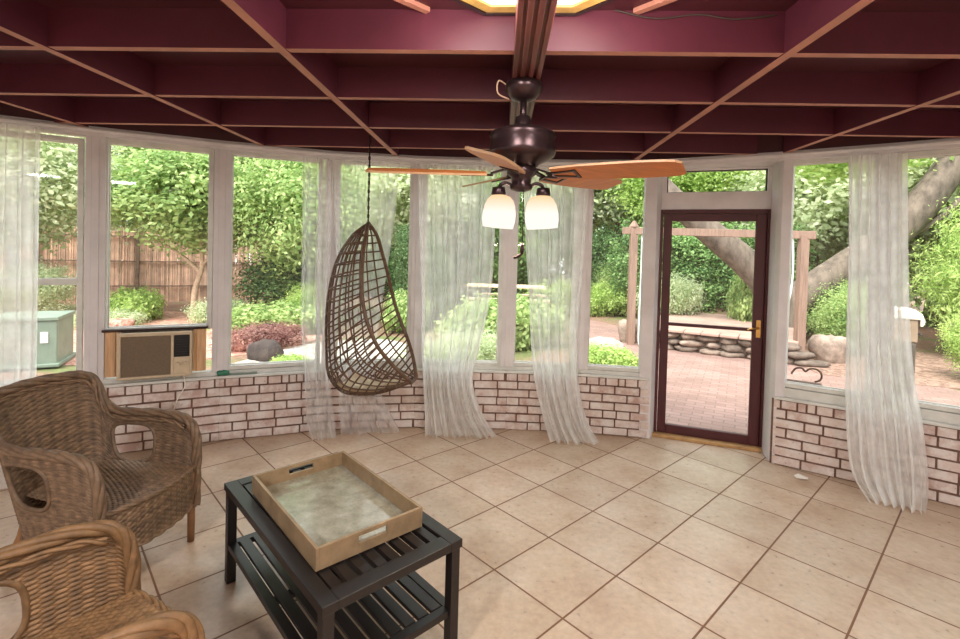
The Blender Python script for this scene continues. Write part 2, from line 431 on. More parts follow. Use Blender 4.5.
m = MB().box((.097, (y1+YB)/2, 2.605), (.13, y1-YB, .21))
for dx in (-.055, -.02, .018, .054): m.box((.097+dx, (y1+YB)/2, 2.495), (.022, y1-YB, .014))
struct(m.build('ceiling_beam', M['fascia'], bevel=.004), 'wide fluted dark brown beam carrying the fan', 'beam')

# knee wall of whitewashed brick, one mesh each side of the door
def knee(segs, seed):
    r = random.Random(seed); m = MB()
    for i in segs:
        A, B, d, n = facet(i); L = (B-A).length; Xm = Matrix((d, n, Vector((0, 0, 1)))).transposed()
        m.box((A+B)/2+n*.062+Vector((0, 0, .268)), (L+.03, .108, .536), Xm, mi=1)
        for c in range(7):
            z = .0765*c+.0765/2; pitch = .112 if c == 6 else .223; u = -pitch*(.5 if c % 2 else 0)-r.random()*.02
            while u < L:
                ln = pitch*(1 if r.random() > .12 else .55); a, b = max(u, .0), min(u+ln-.013, L)
                if b-a > .02:
                    pr = r.random()*.007; hh = .0765-.012-r.random()*.004
                    Xr = Matrix.Rotation((r.random()-.5)*.02, 3, 'Y')
                    m.box(A+d*((a+b)/2)+n*(.02-pr)+Vector((0, 0, z+(r.random()-.5)*.004)), (b-a, .04, hh), Xm @ Xr, mi=0, t=r.random())
                u += ln
    return m
struct(knee(range(0, 7), 1).build('wall_left', [M['brick'], M['mortar']], bevel=.004), 'low whitewashed brick wall under the windows left of the door', 'brick wall')
struct(knee(range(8, 10), 2).build('wall_right', [M['brick'], M['mortar']], bevel=.004), 'low whitewashed brick wall under the windows right of the door', 'brick wall')

def strip(segs, o0, o1, z0, z1, m=None, ext=.0):
    m = m or MB(); I = outline(o0); O = outline(o1)
    for i in segs:
        a, b, c, d = I[i], I[i+1], O[i+1], O[i]
        vs = [(p.x, p.y, z) for z in (z0, z1) for p in (a, b, c, d)]
        m.add(vs, [(3, 2, 1, 0), (4, 5, 6, 7), (0, 1, 5, 4), (1, 2, 6, 5), (2, 3, 7, 6), (3, 0, 4, 7)])
    return m
allseg = range(0, 10)
tr = strip(range(0, 7), -.015, .12, .536, .556); strip(range(0, 7), .03, .12, .556, .592, tr)
struct(tr.build('trim_1', M['white2'], bevel=.003), 'white sill board on the brick wall left of the door', 'sill')
tr = strip(range(8, 10), -.015, .12, .536, .556); strip(range(8, 10), .03, .12, .556, .63, tr)
struct(tr.build('trim_2', M['white2'], bevel=.003), 'white sill board on the brick wall right of the door', 'sill')
tr = strip(allseg, .0, .14, 2.475, 2.545)
for a, b in zip(outline(-.012), outline(-.012)[1:]): tr.tube([(a.x, a.y, 2.515), (b.x, b.y, 2.515)], .018, 8)
struct(tr.build('trim_3', M['white']), 'white cornice running above all the windows', 'cornice')
struct(strip(allseg, .03, .12, 2.54, 2.712).build('wall_upper', M['maroon']), 'maroon board between the cornice and the ceiling', 'wall')
# side walls behind the frame's edges
struct(MB().box((NN[0][0]-.06, (3.2+YB)/2, 1.35), (.12, 3.2-YB, 2.7)).build('wall_west', M['white']), 'white side wall beyond the left windows', 'wall')
struct(MB().box((NN[-1][0]+.06, (3.3+YB)/2, 1.35), (.12, 3.3-YB, 2.7)).build('wall_east', M['white']), 'white side wall beyond the right windows', 'wall')

struct(MB().box(((NN[0][0]+NN[-1][0])/2, YB-.06, 1.35), (NN[-1][0]-NN[0][0]+.24, .12, 2.7)).build('wall_back', M['cream_wall']), 'cream house wall behind the camera', 'wall')
for x, y in ((-1.55, -.9), (1.75, -.9)):  # added fill lights that brighten the interior from behind the camera
    fx = tag(empty('fill_fixture', (x, y, 2.7095)), 'added round fill light on the ceiling behind the camera, '+('left of' if x < 0 else 'right of')+' the wide beam', 'ceiling light')
    MB().lathe([(0, -.001), (.2, -.001), (.2, -.03), (.18, -.03)], n=32).build('rim', M['bronze'], fx, smooth=True)
    MB().lathe([(.18, -.02), (.15, -.05), (.08, -.066), (0, -.07)], n=32).build('diffuser', M['diffuser'], fx, smooth=True)
    l = bpy.data.lights.new('fill_light', 'AREA'); l.shape = 'DISK'; l.size = .4; l.energy = 135; l.color = (1, .97, .96)
    o = bpy.data.objects.new('fill_light', l); C.objects.link(o); o.location = (x, y, 2.62)
# posts between the windows
postlabel = ['at the far left end of the windows', 'left of the window with the air conditioner', 'right of the window with the air conditioner', 'left of the hanging chair', 'right of the hanging chair', 'behind the fan lamps', 'between the two windows left of the door', 'on the hinge side of the door', 'on the handle side of the door', 'behind the right-hand curtain', 'at the far right end of the windows']
for i in range(11):
    p = Vector((*NN[i], 0)); ns = []
    if i > 0: ns.append(facet(i-1)[3])
    if i < 10: ns.append(facet(i)[3])
    n = sum(ns, Vector((0, 0, 0))).normalized(); d = Vector((n.y, -n.x, 0)); Xm = Matrix((d, n, Vector((0, 0, 1)))).transposed()
    if i in (7, 8): continue
    z0 = .592 if i < 7 else .63
    m = MB().box(p+n*.075+Vector((0, 0, (z0+2.476)/2)), (.125, .12, 2.476-z0), Xm)
    m.box(p+n*.012+Vector((0, 0, (z0+2.476)/2)), (.05, .016, 2.476-z0), Xm)
    struct(m.build('window_post', M['white'], bevel=.004), 'white painted window post '+postlabel[i], 'post')
dd = (DB-DA).normalized(); dn = Vector((-dd.y, dd.x, 0)); DX = Matrix((dd, dn, Vector((0, 0, 1)))).transposed()
def dpt(u, o, z): return DA+dd*u+dn*o+Vector((0, 0, z))
# left door post: from brick end to door frame
m = MB(); vs = [Vector((1.30, 4.50, 0)), Vector((1.40, 4.475, 0)), dpt(.01, -.03, 0), dpt(.01, .10, 0), Vector((1.33, 4.66, 0))]
m = prism([(v.x, v.y) for v in vs], 0, 2.476)
struct(m.build('window_post', M['white'], bevel=.004), 'white painted door post on the hinge side', 'post')
vs = [dpt(.895, .10, 0), dpt(.895, -.035, 0), Vector((2.262, 4.12, 0)), Vector((2.262, 4.045, 0)), Vector((2.33, 4.03, 0)), Vector((2.42, 4.16, 0)), dpt(1.05, .06, 0)]
m = prism([(v.x, v.y) for v in vs], 0, 2.476)
struct(m.build('window_post', M['white'], bevel=.004), 'wide white painted door post on the handle side', 'post')

# windows
def window(num, i, u0, u1, z0, z1, label, zr=None, fw=.034):
    A, B, d, n = facet(i, .07); Xm = Matrix((d, n, Vector((0, 0, 1)))).transposed()
    P = lambda u, z, o=0: A+d*u+n*o+Vector((0, 0, z))
    m = MB()
    zt = z1+fw; zb = z0-fw
    for (a, b, za, zb_) in ((u0-fw, u0, zb, zt), (u1, u1+fw, zb, zt), (u0, u1, zb, z0), (u0, u1, z1, zt)):
        m.box(P((a+b)/2, (za+zb_)/2), (b-a, .06, zb_-za), Xm)
    for (a, b, za, zb_) in ((u0-.008, u0+.007, z0, z1), (u1-.007, u1+.008, z0, z1), (u0, u1, z0-.008, z0+.009), (u0, u1, z1-.009, z1+.008)):
        m.box(P((a+b)/2, (za+zb_)/2, .012), (b-a, .02, zb_-za), Xm)
    o = struct(m.build('window_%d' % num, M['white2'], bevel=.002), label, 'window')
    e_ = .003; g = MB().add([P(u0-e_, z0-e_, .02), P(u1+e_, z0-e_, .02), P(u1+e_, z1+e_, .02), P(u0-e_, z1+e_, .02)], [(0, 1, 2, 3)]); g.build('glass_pane', M['glass'], o)
    if zr: MB().box(P((u0+u1)/2, zr), (u1-u0, .045, .05), Xm).build('meeting_rail', M['white2'], o)
    return o
window(1, 0, .05, .742, .63, 2.417, 'two-part sash window behind the far left curtain', 1.36)
window(2, 1, .074, .761, .99, 2.442, 'window above the air conditioner')
window(3, 2, .068, .777, .63, 2.445, 'clear window between the air conditioner and the hanging chair')
window(4, 3, .062, .709, .628, 2.45, 'window behind the hanging wicker chair')
window(5, 4, .062, .765, .622, 2.455, 'curtained window left of the fan lamps')
window(6, 5, .065, .596, .628, 2.455, 'curtained window behind the right fan lamp')
window(7, 6, .063, .533, .628, 2.455, 'narrow clear window just left of the door')
window(9, 8, .061, .588, .669, 2.445, 'window right of the door with curled iron hook outside')
window(10, 9, .06, .68, .669, 2.44, 'rightmost window beyond the long curtain')
# transom over the door
m = MB()
for (a, b, za, zb_, o, dp) in ((0, .9, 2.105, 2.262, 0, .12), (.0, .05, 2.26, 2.476, 0, .12), (.868, .9, 2.26, 2.476, 0, .12), (.04, .9, 2.462, 2.476, 0, .12)):
    m.box(dpt((a+b)/2, o+.02, (za+zb_)/2), (b-a, dp, zb_-za), DX)
o = struct(m.build('window_8', M['white'], bevel=.003), 'narrow transom window above the door', 'window')
MB().add([dpt(.05, .03, 2.26), dpt(.868, .03, 2.26), dpt(.868, .03, 2.465), dpt(.05, .03, 2.465)], [(0, 1, 2, 3)]).build('glass_pane', M['glass'], o)
m = MB()
for (a, b, za, zb_) in ((.05, .06, 2.262, 2.462), (.858, .868, 2.262, 2.462), (.05, .868, 2.262, 2.27), (.05, .868, 2.454, 2.462)): m.box(dpt((a+b)/2, .02, (za+zb_)/2), (b-a, .03, zb_-za), DX)
m.build('gasket', M['bronze'], o)
# soffit board that closes the recess over the door
m = MB(); vs = [Vector((1.36, 4.47, 0)), dpt(-.03, .1, 0), dpt(1.0, .1, 0), Vector((2.29, 4.02, 0))]
m = prism([(v.x, v.y) for v in vs], 2.4765, 2.54)
struct(m.build('trim_4', M['white']), 'white head board over the door recess', 'trim')

# door
m = MB()
for (a, b, za, zb_) in ((.0, .03, .03, 2.105), (.875, .905, .03, 2.105), (.03, .875, 2.07, 2.105)): m.box(dpt((a+b)/2, .0, (za+zb_)/2), (b-a, .10, zb_-za), DX)
for (a, b, za, zb_) in ((.033, .106, .03, 2.066), (.79, .872, .03, 2.066), (.106, .79, 2.0, 2.066), (.106, .79, .03, .112)): m.box(dpt((a+b)/2, -.015, (za+zb_)/2), (b-a, .045, zb_-za), DX)
o = struct(m.build('door_1', M['door'], bevel=.004), 'oxblood framed full glass storm door to the patio', 'door')
MB().box(dpt(.448, -.015, 1.047), (.69, .04, .028), DX).build('middle_rail', M['door'], o, bevel=.003)
MB().add([dpt(.104, -.01, .11), dpt(.792, -.01, .11), dpt(.792, -.01, 1.035), dpt(.104, -.01, 1.035)], [(0, 1, 2, 3)]).build('glass_pane', M['glass'], o)
MB().add([dpt(.104, -.01, 1.06), dpt(.792, -.01, 1.06), dpt(.792, -.01, 2.002), dpt(.104, -.01, 2.002)], [(0, 1, 2, 3)]).build('glass_pane', M['glass'], o)
hd = MB().box(dpt(.835, -.041, 1.06), (.034, .008, .15), DX).tube([dpt(.835, -.045, 1.07), dpt(.835, -.085, 1.07)], .009).tube([dpt(.838, -.082, 1.07), dpt(.78, -.086, 1.065), dpt(.745, -.08, 1.05)], .008)
h = hd.build('handle', M['brass'], o, smooth=False)
m = MB().box(dpt(.44, -.03, .015), (.90, .14, .03), DX); 
struct(m.build('trim_5', M['threshold'], bevel=.005), 'worn tan threshold under the door', 'threshold')
# ------------------------------------------------------------------ ceiling lamp, fan
cl = tag(empty('ceiling_light', (.097, 1.66, 2.7095)), 'octagonal lit ceiling lamp with gilt edge above the wide beam', 'ceiling light')
def octo(k):                                                         # octagon outline, k = inset
    h, c, w = .44-k, .195-k*.414, .46-k
    return [(-c, h), (-w, h-(w-c)), (-w, -h+(w-c)), (-c, -h), (c, -h), (w, -h+(w-c)), (w, h-(w-c)), (c, h)]
def octring(k0, k1, z0, z1):
    m = MB(); a_, b_ = octo(k0), octo(k1); n_ = 8
    vs = [(x, y, z0) for x, y in a_]+[(x, y, z0) for x, y in b_]+[(x, y, z1) for x, y in a_]+[(x, y, z1) for x, y in b_]
    for i in range(n_):
        j = (i+1) % n_
        m.add([vs[q] for q in (i, j, n_+j, n_+i, 16+i, 16+j, 24+j, 24+i)], [(0, 1, 2, 3), (7, 6, 5, 4), (0, 4, 5, 1), (1, 5, 6, 2), (2, 6, 7, 3), (3, 7, 4, 0)])
    return m
octring(0, .018, -.001, -.03).build('rim', M['bronze'], cl)
octring(.018, .065, -.001, -.024).build('gilt_ring', M['gold'], cl)
MB().add([(x, y, -.014) for x, y in octo(.066)], [tuple(range(8))]).build('diffuser', M['diffuser'], cl)
for s_ in (-1, 1):
    m = MB().bar((.097+s_*.44, 2.10, 2.70), (.097+s_*.80, 1.74, 2.70), .03, .02)
    tag(m.build('ceiling_batten', M['beam_edge']), 'slanting ceiling batten '+('left' if s_ < 0 else 'right')+' of the lit ceiling lamp', 'batten')
m = MB().tube(smooth_path([(.45, 2.085, 2.70), (.62, 2.098, 2.672), (.8, 2.10, 2.69), (.95, 2.10, 2.672), (1.12, 2.10, 2.69)], 30), .004, 6)
tag(m.build('ceiling_cable', M['cord'], smooth=True), 'thin dark cable along the top of the lit cross beam', 'cable')

FX, FY = .088, 2.37
fan = tag(empty('ceiling_fan', (FX, FY, 2.49)), 'five-blade ceiling fan with two lit glass shades', 'ceiling fan')
def fl(m): m.v = [(x-FX, y-FY, z-2.49) for x, y, z in m.v]; return m
c0 = (FX, FY, 0)
fl(MB().lathe([(0, 2.489), (.085, 2.489), (.09, 2.47), (.086, 2.45), (.06, 2.415), (.03, 2.40), (0, 2.398)], c0)).build('canopy', M['bronze'], fan, smooth=True)
fl(MB().tube([(FX, FY, 2.41), (FX, FY, 2.29)], .016, 16).lathe([(.016, 2.335), (.036, 2.325), (.042, 2.29), (.05, 2.27)], c0)).build('downrod', M['bronze'], fan, smooth=True)
fl(MB().lathe([(0, 2.285), (.05, 2.28), (.115, 2.262), (.155, 2.245), (.162, 2.232), (.156, 2.218), (.158, 2.19), (.158, 2.165), (.162, 2.155), (.156, 2.138), (.12, 2.115), (.085, 2.10), (.075, 2.085), (0, 2.085)], c0, 48)).build('motor_housing', M['bronze'], fan, smooth=True)
fl(MB().lathe([(0, 2.088), (.07, 2.088), (.072, 2.05), (.05, 2.035), (.046, 2.005), (.058, 1.99), (.05, 1.975), (.02, 1.965), (0, 1.965)], c0, 32)).build('switch_housing', M['bronze'], fan, smooth=True)
blade_me = None
for k in range(5):
    a = math.radians(-31+72*k); d = Vector((math.cos(a), math.sin(a), 0)); w = Vector((-d.y, d.x, 0))
    pitch = math.radians(-15); wp = w*math.cos(pitch)+Vector((0, 0, 1))*math.sin(pitch)
    prof = [(.17, .052), (.22, .060), (.32, .070), (.45, .076), (.58, .078), (.68, .074), (.72, .066), (.742, .048)]
    base = Vector((FX, FY, 2.05)); d = Vector((d.x, d.y, .055*d.y)).normalized()
    nn = d.cross(wp).normalized(); vs = []
    for s_ in (-1, 1):
        for r_, h_ in prof: vs.append(base+d*r_+wp*h_*s_)
    k2 = len(prof); ringi = list(range(k2))+list(range(2*k2-1, k2-1, -1))
    top = [v+nn*.005 for v in vs]; bot = [v-nn*.005 for v in vs]
    m = MB(); fs = [tuple(ringi)]; L2 = 2*k2
    m.add(top+bot, [tuple(ringi), tuple(i+L2 for i in ringi[::-1])], 0)
    o2 = 0
    m.add(top+bot, [(ringi[i], ringi[(i+1) % L2], ringi[(i+1) % L2]+L2, ringi[i]+L2) for i in range(L2)], 1)
    bl = fl(m).build('blade', [M['blade'], M['blade_top']], fan)
    m = MB()
    dz = Vector((0, 0, -.007))
    m.bar(base+d*.06+Vector((0, 0, .028)), base+d*.15+Vector((0, 0, .0)), .03, .01)
    for s_ in (-1, 1): m.bar(base+d*.14+wp*.012*s_+dz, base+d*.29+wp*.034*s_+dz, .012, .008, up=nn)
    m.bar(base+d*.285-wp*.042+dz, base+d*.285+wp*.042+dz, .014, .008, up=nn)
    m.bar(base+d*.15-wp*.02+dz, base+d*.15+wp*.02+dz, .02, .008, up=nn)
    fl(m).build('blade_bracket', M['bronze'], bl)
for s_ in (-1, 1):
    sx = FX+s_*.108; tilt = Matrix.Rotation(s_*-.08, 3, 'Y')
    la = fl(MB().tube(smooth_path([(FX+s_*.035, FY, 1.985), (FX+s_*.07, FY-.01, 2.005), (FX+s_*.10, FY-.01, 1.995), (sx, FY, 1.965)], 14), .009, 8).lathe([(0, .035), (.03, .03), (.036, 0), (.03, -.012)], (sx, FY, 1.955), 20)).build('lamp_arm', M['bronze'], fan, smooth=True)
    fl(MB().lathe([(.028, .158), (.045, .153), (.062, .136), (.074, .108), (.081, .07), (.081, .035), (.074, .0), (.070, .0), (.077, .036), (.077, .07), (.070, .106), (.058, .13), (.028, .15)], (sx, FY, 1.79), 32, X=tilt)).build('lamp_shade', M['shade'], la, smooth=True)
m = MB().tube([(FX+.012, FY-.03, 1.97), (FX+.012, FY-.032, 1.72)], .0022, 6).lathe([(0, .0), (.008, -.01), (.011, -.035), (.006, -.055), (0, -.06)], (FX+.012, FY-.032, 1.72), 12)
m.tube(smooth_path([(FX+.012, FY-.032, 1.665), (FX-.012, FY-.035, 1.65), (FX-.028, FY-.034, 1.645)], 6), .007, 6)
fl(m).build('pull_chain', M['bronze'], fan, smooth=True)
fl(MB().tube(smooth_path([(FX-.06, FY+.05, 2.475), (FX-.12, FY-.0, 2.50), (FX-.125, FY, 2.44), (FX-.07, FY+.03, 2.42)], 20), .004, 6)).build('wire_loop', M['palebark'], fan, smooth=True)

# ------------------------------------------------------------------ air conditioner in window 2
A, B, d2, n2 = facet(1); AX = Matrix((d2, n2, Vector((0, 0, 1)))).transposed()
ac = tag(empty('air_conditioner', A+d2*.41+Vector((0, 0, .60)), math.atan2(d2.y, d2.x)), 'beige window air conditioner fitted below the second window', 'air conditioner')
# local: x along the wall, y outwards, z up
MB().box((.0, .12, .183), (.50, .36, .345)).build('cabinet', M['ac_beige'], ac, bevel=.008)
m = MB()
for (a, b, z0, z1) in ((-.25, .25, .335, .362), (-.25, .25, .0, .018), (-.25, -.225, .018, .335), (.105, .125, .018, .335), (.235, .25, .018, .335)): m.box(((a+b)/2, -.068, (z0+z1)/2), (b-a, .016, z1-z0))
m.build('front_bezel', M['ac_beige'], ac, bevel=.003)
m = MB().box((-.06, -.06, .176), (.33, .004, .317))
for k in range(30): m.box((-.06, -.065, .026+k*.0105), (.33, .008, .004))
m.build('front_grille', M['ac_grille'], ac)
m = MB().box((.18, -.066, .245), (.11, .01, .175))
for k in range(8): m.box((.18, -.071, .175+k*.02), (.1, .004, .004))
m.build('air_vent', M['black'], ac)
m = MB().box((.18, -.066, .087), (.11, .008, .137)); m.build('control_panel', M['ac_beige'], ac)
for kx in (.155, .205):
    X9 = Matrix.Rotation(PI/2, 3, 'X'); MB().lathe([(0, .022), (.014, .022), (.016, 0)], (kx, -.07, .1), 16, X=X9).build('knob', M['ac_beige'], ac)
for (a, b) in ((-.345, -.253), (.253, .345)):
    MB().box(((a+b)/2, .045, .188), (b-a, .03, .36)).box(((a+b)/2, .028, .188), ((b-a)*.5, .01, .36)).build('side_panel', M['tan_wood'], ac, bevel=.003)
m = MB().box((0, .03, .375), (.72, .07, .018)); m.build('top_rail', M['bronze'], ac, bevel=.002)
m = MB().tube(smooth_path([A+d2*.60+n2*-.03+Vector((0, 0, .61)), A+d2*.61+n2*-.035+Vector((0, 0, .5)), A+d2*.56+n2*-.02+Vector((0, 0, .40)), A+d2*.50+n2*-.016+Vector((0, 0, .2)), A+d2*.42+n2*-.03+Vector((0, 0, .012))], 26), .0045, 6)
tag(m.build('power_cord', M['binlid'], smooth=True), 'pale power cord hanging down the bricks below the air conditioner', 'cord')
A, B, d3, n3 = facet(2); GX = Matrix((d3, n3, Vector((0, 0, 1)))).transposed()
g = tag(empty('green_bundle', A+d3*.02+n3*.01+Vector((0, 0, .556)), math.atan2(d3.y, d3.x)), 'small green plastic bundle on the sill beside the air conditioner', 'bundle')
MB().tube(smooth_path([(-.04, -.005, .022), (0, 0, .026), (.05, 0, .022)], 8), [.018, .022, .024, .022, .024, .022, .02, .014], 10).build('roll', M['green_plastic'], g, smooth=True)
MB().box((.16, .004, .010), (.22, .02, .012)).build('flat_strip', M['acgreen'], g, bevel=.003)

# ------------------------------------------------------------------ wicker chairs
def woven(S, nr, nw, amp, nu, nv, skipf=None, seed=0, alt=True):
    """S(u,v)->xyz arrays; rows run along u and stack up v. Real over-under displacement."""
    r = np.random.default_rng(seed)
    u = np.linspace(0, 1, nu); v = np.linspace(0, 1, nv); U, V = np.meshgrid(u, v, indexing='ij')
    P = S(U, V)
    du = np.gradient(P, axis=0); dv = np.gradient(P, axis=1); N = np.cross(du, dv); N /= np.linalg.norm(N, axis=2, keepdims=True)+1e-12
    row = np.floor(V*nr*.9999); fr = V*nr-row
    prof = np.sqrt(np.clip(1-(2*fr-1)**2, 0, 1))
    h = np.cos(PI*U*nw+PI*row)*(.35+.65*prof)+prof*.5
    P = P+N*(amp*h)[..., None]
    rt = .72+.5*r.random(nr+1); tt = rt[row.astype(int)]*(.93+.14*r.random(U.shape))*(.74+.3*np.abs(np.sin(PI*U*nw/2)))
    sk = None
    if skipf is not None: sk = skipf(U[:-1, :-1]+.5/nu, V[:-1, :-1]+.5/nv)
    return P, tt, sk
def braid(m, path, r, strands=3, turns=None, n=None, t=1.0, seed=1):
    """twisted wicker rope along a path"""
    rr = random.Random(seed)
    L = float(np.sum(np.linalg.norm(np.diff(np.array(path), axis=0), axis=1))); turns = turns or L/.16; n = n or int(L/.012)
    P = smooth_path(path, n); T = np.gradient(P, axis=0); T /= np.linalg.norm(T, axis=1, keepdims=True)
    up = np.array([0, 0, 1.0]); prev = np.cross(T[0], up); prev = prev if np.linalg.norm(prev) > .1 else np.array([1.0, 0, 0])
    As = []; 
    for i in range(n):
        a = prev-T[i]*prev.dot(T[i]); a /= np.linalg.norm(a); As.append(a); prev = a
    As = np.array(As); Bs = np.cross(T, As)
    for s_ in range(strands):
        ph = 2*PI*turns*np.linspace(0, 1, n)+2*PI*s_/strands
        Q = P+(As*np.cos(ph)[:, None]+Bs*np.sin(ph)[:, None])*r*.52
        m.tube([tuple(q) for q in Q], r*.56, 7, t=.75+.4*rr.random())
    return m

RIM_HALF = [(.303, .306, .42), (.307, .304, .53), (.311, .285, .615), (.317, .235, .668), (.324, .14, .69), (.325, 0, .69), (.318, -.14, .682), (.306, -.262, .692), (.297, -.33, .75), (.287, -.375, .85), (.24, -.41, .895), (.12, -.438, .908), (0, -.445, .912)]
BOT_HALF = [(.285, .302, .22), (.285, .298, .22), (.284, .285, .22), (.283, .24, .22), (.28, .15, .22), (.276, .03, .22), (.266, -.08, .22), (.256, -.15, .22), (.24, -.2, .22), (.218, -.24, .22), (.175, -.268, .22), (.09, -.29, .22), (0, -.295, .22)]
rimP = RIM_HALF + [(-x, y, z) for x, y, z in RIM_HALF[-2::-1]]
botP = BOT_HALF + [(-x, y, z) for x, y, z in BOT_HALF[-2::-1]]
NS = 241
RP = smooth_path(rimP, 800); BP = smooth_path(botP, 800)
_l = np.r_[0, np.cumsum(np.linalg.norm(np.diff(RP, axis=0), axis=1)*.6+np.linalg.norm(np.diff(BP, axis=0), axis=1)*.4)]
_q = np.linspace(0, _l[-1], NS)
RP = np.stack([np.interp(_q, _l, RP[:, k]) for k in range(3)], 1); BP = np.stack([np.interp(_q, _l, BP[:, k]) for k in range(3)], 1)
HU = float(np.argmin(np.abs((RP[:NS//2, 1]*.6+BP[:NS//2, 1]*.4)+.11)+(RP[:NS//2, 2] < .66)))/(NS-1); HW = .135/_l[-1]; HV, HH = .63, .235
def shellS(U, V):
    iu = U*(NS-1); i0 = np.clip(iu.astype(int), 0, NS-2); f = (iu-i0)[..., None]
    T = RP[i0]*(1-f)+RP[i0+1]*f; B = BP[i0]*(1-f)+BP[i0+1]*f
    # straight apron up to the seat, then flaring to the rim
    w = V[..., None]
    P = B*(1-w)+T*w
    return P
def hole_pts(side):
    """arched opening in the side, in shell (u,v)"""
    out = []
    for k in range(40):
        a = 2*PI*k/40; c, s_ = math.cos(a), math.sin(a)
        uu = HU+HW*math.copysign(abs(c)**.75, c); vv = HV+HH*math.copysign(abs(s_)**.7, s_)
        out.append((uu if side > 0 else 1-uu, vv))
    return out
def inhole(U, V):
    m_ = np.zeros(U.shape, bool)
    for uu in (HU, 1-HU):
        m_ |= (np.abs((U-uu)/HW)**(1/.375)+np.abs((V-HV)/HH)**(1/.35)) < 1.0
    return m_
def chair(name, label, wm, seed):
    root = empty(name); tag(root, label, 'chair', 'wicker armchairs beside the coffee table')
    P, tt, sk = woven(shellS, 60, 62, .0032, 440, 250, lambda U, V: inhole(U, V), seed)
    MB().grid(P, tint=tt, skip=sk).build('woven_back_and_arms', wm, root, smooth=True, solid=.005)
    m = MB()
    full = [(.30, .305, .20), (.301, .306, .30)]+[tuple(p) for p in rimP]+[(-.301, .306, .30), (-.30, .305, .20)]
    braid(m, full, .025, 4, turns=7, seed=seed)
    braid(m, [(x*.93, y*.97, z-.032) for x, y, z in full[5:-5]], .013, 2, seed=seed+3)
    m.build('braided_rim', wm, root, smooth=True)
    for s_ in (1, -1):
        pts = hole_pts(s_); U = np.array([p[0] for p in pts]); V = np.array([p[1] for p in pts]); Q = shellS(U, V)
        m = MB(); m.tube([tuple(q) for q in Q], .011, 8, closed=True, t=.8); m.build('opening_border', wm, root, smooth=True)
    # seat
    def fy(u): return .295+.055*(1-(u/.29)**2)
    def seatS(U, V):
        # U across (rows run front-back so stripes read across), V front to back
        x = (U-.5)*2*(.283-.055*V); y = fy(x)*(1-V)+(-.255+.05*(x/.25)**2)*V; z = .425+.008*np.sin(PI*U)*np.sin(PI*V)+0*V
        return np.stack([x, y, z], -1)
    P, tt, _ = woven(lambda U, V: seatS(V, U), 44, 30, .003, 130, 220, None, seed+1)
    MB().grid(P, tint=tt).build('seat', wm, root, smooth=True, solid=.006)
    def apS(U, V):
        x = (U-.5)*2*.284; y = fy(x)+.004; z = .205+.222*V
        return np.stack([x, y, z], -1)
    P, tt, _ = woven(apS, 18, 26, .003, 200, 90, None, seed+2)
    MB().grid(P, tint=tt).build('front_apron', wm, root, smooth=True, solid=.006)
    m = MB(); xs = np.linspace(-.285, .285, 9); braid(m, [(x, fy(x)+.006, .425) for x in xs], .012, 3, seed=5); braid(m, [(x, fy(x)+.004, .208) for x in xs], .010, 2, seed=6)
    braid(m, [(x, y, z-.008) for x, y, z in botP], .010, 2, seed=8)
    m.build('seat_edging', wm, root, smooth=True)
    for s_ in (1, -1):
        MB().tube([(s_*.285, .29, .40), (s_*.285, .29, .12), (s_*.285, .29, 0)], [.02, .02, .018], 14).build('leg', M['cane'], root, smooth=True)
        MB().tube([(s_*.205, -.22, .36), (s_*.205, -.27, .21), (s_*.215, -.38, 0)], [.019, .019, .016], 14).build('leg', M['cane'], root, smooth=True)
    return root
ch1 = chair('wicker_armchair', 'brown wicker armchair with a shaded tone painted in, in front of the left windows', M['wickerA'], 3)
a1 = math.radians(-9)
fwd = Vector((math.cos(a1), math.sin(a1), 0)); lat = Vector((-fwd.y, fwd.x, 0))
foot = Vector((-1.70, 2.63, 0)); ch1.location = foot-fwd*.29-lat*.285; ch1.rotation_euler.z = a1-PI/2; ch1.scale.x = .93; ch1.location = foot-fwd*.29-lat*.265
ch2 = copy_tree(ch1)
ch2['label'] = 'wicker armchair with a lit tone painted in, cut off at the lower left, nearest the coffee table'
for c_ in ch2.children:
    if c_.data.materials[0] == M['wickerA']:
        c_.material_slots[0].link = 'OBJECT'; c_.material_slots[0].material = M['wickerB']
a2 = math.radians(52); fwd = Vector((math.cos(a2), math.sin(a2), 0)); lat = Vector((-fwd.y, fwd.x, 0))
ch2.scale.x = 1; ch2.location = Vector((-1.30, 1.655, 0))-fwd*.29-lat*.30; ch2.rotation_euler.z = a2-PI/2

# ------------------------------------------------------------------ coffee table and tray
TC = Vector((-.7330, 2.1490, 0)); ta = math.radians(-45.0)
tb = tag(empty('coffee_table', TC, ta), 'espresso slatted wooden coffee table with lower shelf', 'coffee table')
L, W, H = 1.115, .605, .49
m = MB()
for y in (-1, 1): m.box((0, y*(W/2-.03), H-.0175), (L, .06, .035))
for x in (-1, 1): m.box((x*(L/2-.035), 0, H-.0175), (.07, W-.12, .035))
m.build('top_frame', M['espresso'], tb, bevel=.003)
ns = 8; sp = (W-.12)/ns
for k in range(ns): MB().box((0, -W/2+.06+sp*(k+.5), H-.016), (L-.14, sp-.02, .022)).build('top_slat', M['espresso'], tb, bevel=.002)
m = MB()
for x in (-.28, .28): m.box((x, 0, H-.036), (.04, W-.1, .018))
m.build('cross_rail', M['espresso'], tb)
for x in (-1, 1):
    for y in (-1, 1): MB().box((x*(L/2-.028), y*(W/2-.028), (H-.035)/2), (.042, .042, H-.035)).build('leg', M['espresso'], tb, bevel=.002)
HS = .20
m = MB()
for y in (-1, 1): m.box((0, y*(W/2-.03), HS-.014), (L-.10, .04, .028))
for x in (-1, 0, 1): m.box((x*(L/2-.04), 0, HS-.020 if x == 0 else HS-.014), (.04, W-.10, .018 if x == 0 else .028))
m.build('shelf_frame', M['espresso'], tb, bevel=.002)
ns = 8; sp = (W-.10)/ns
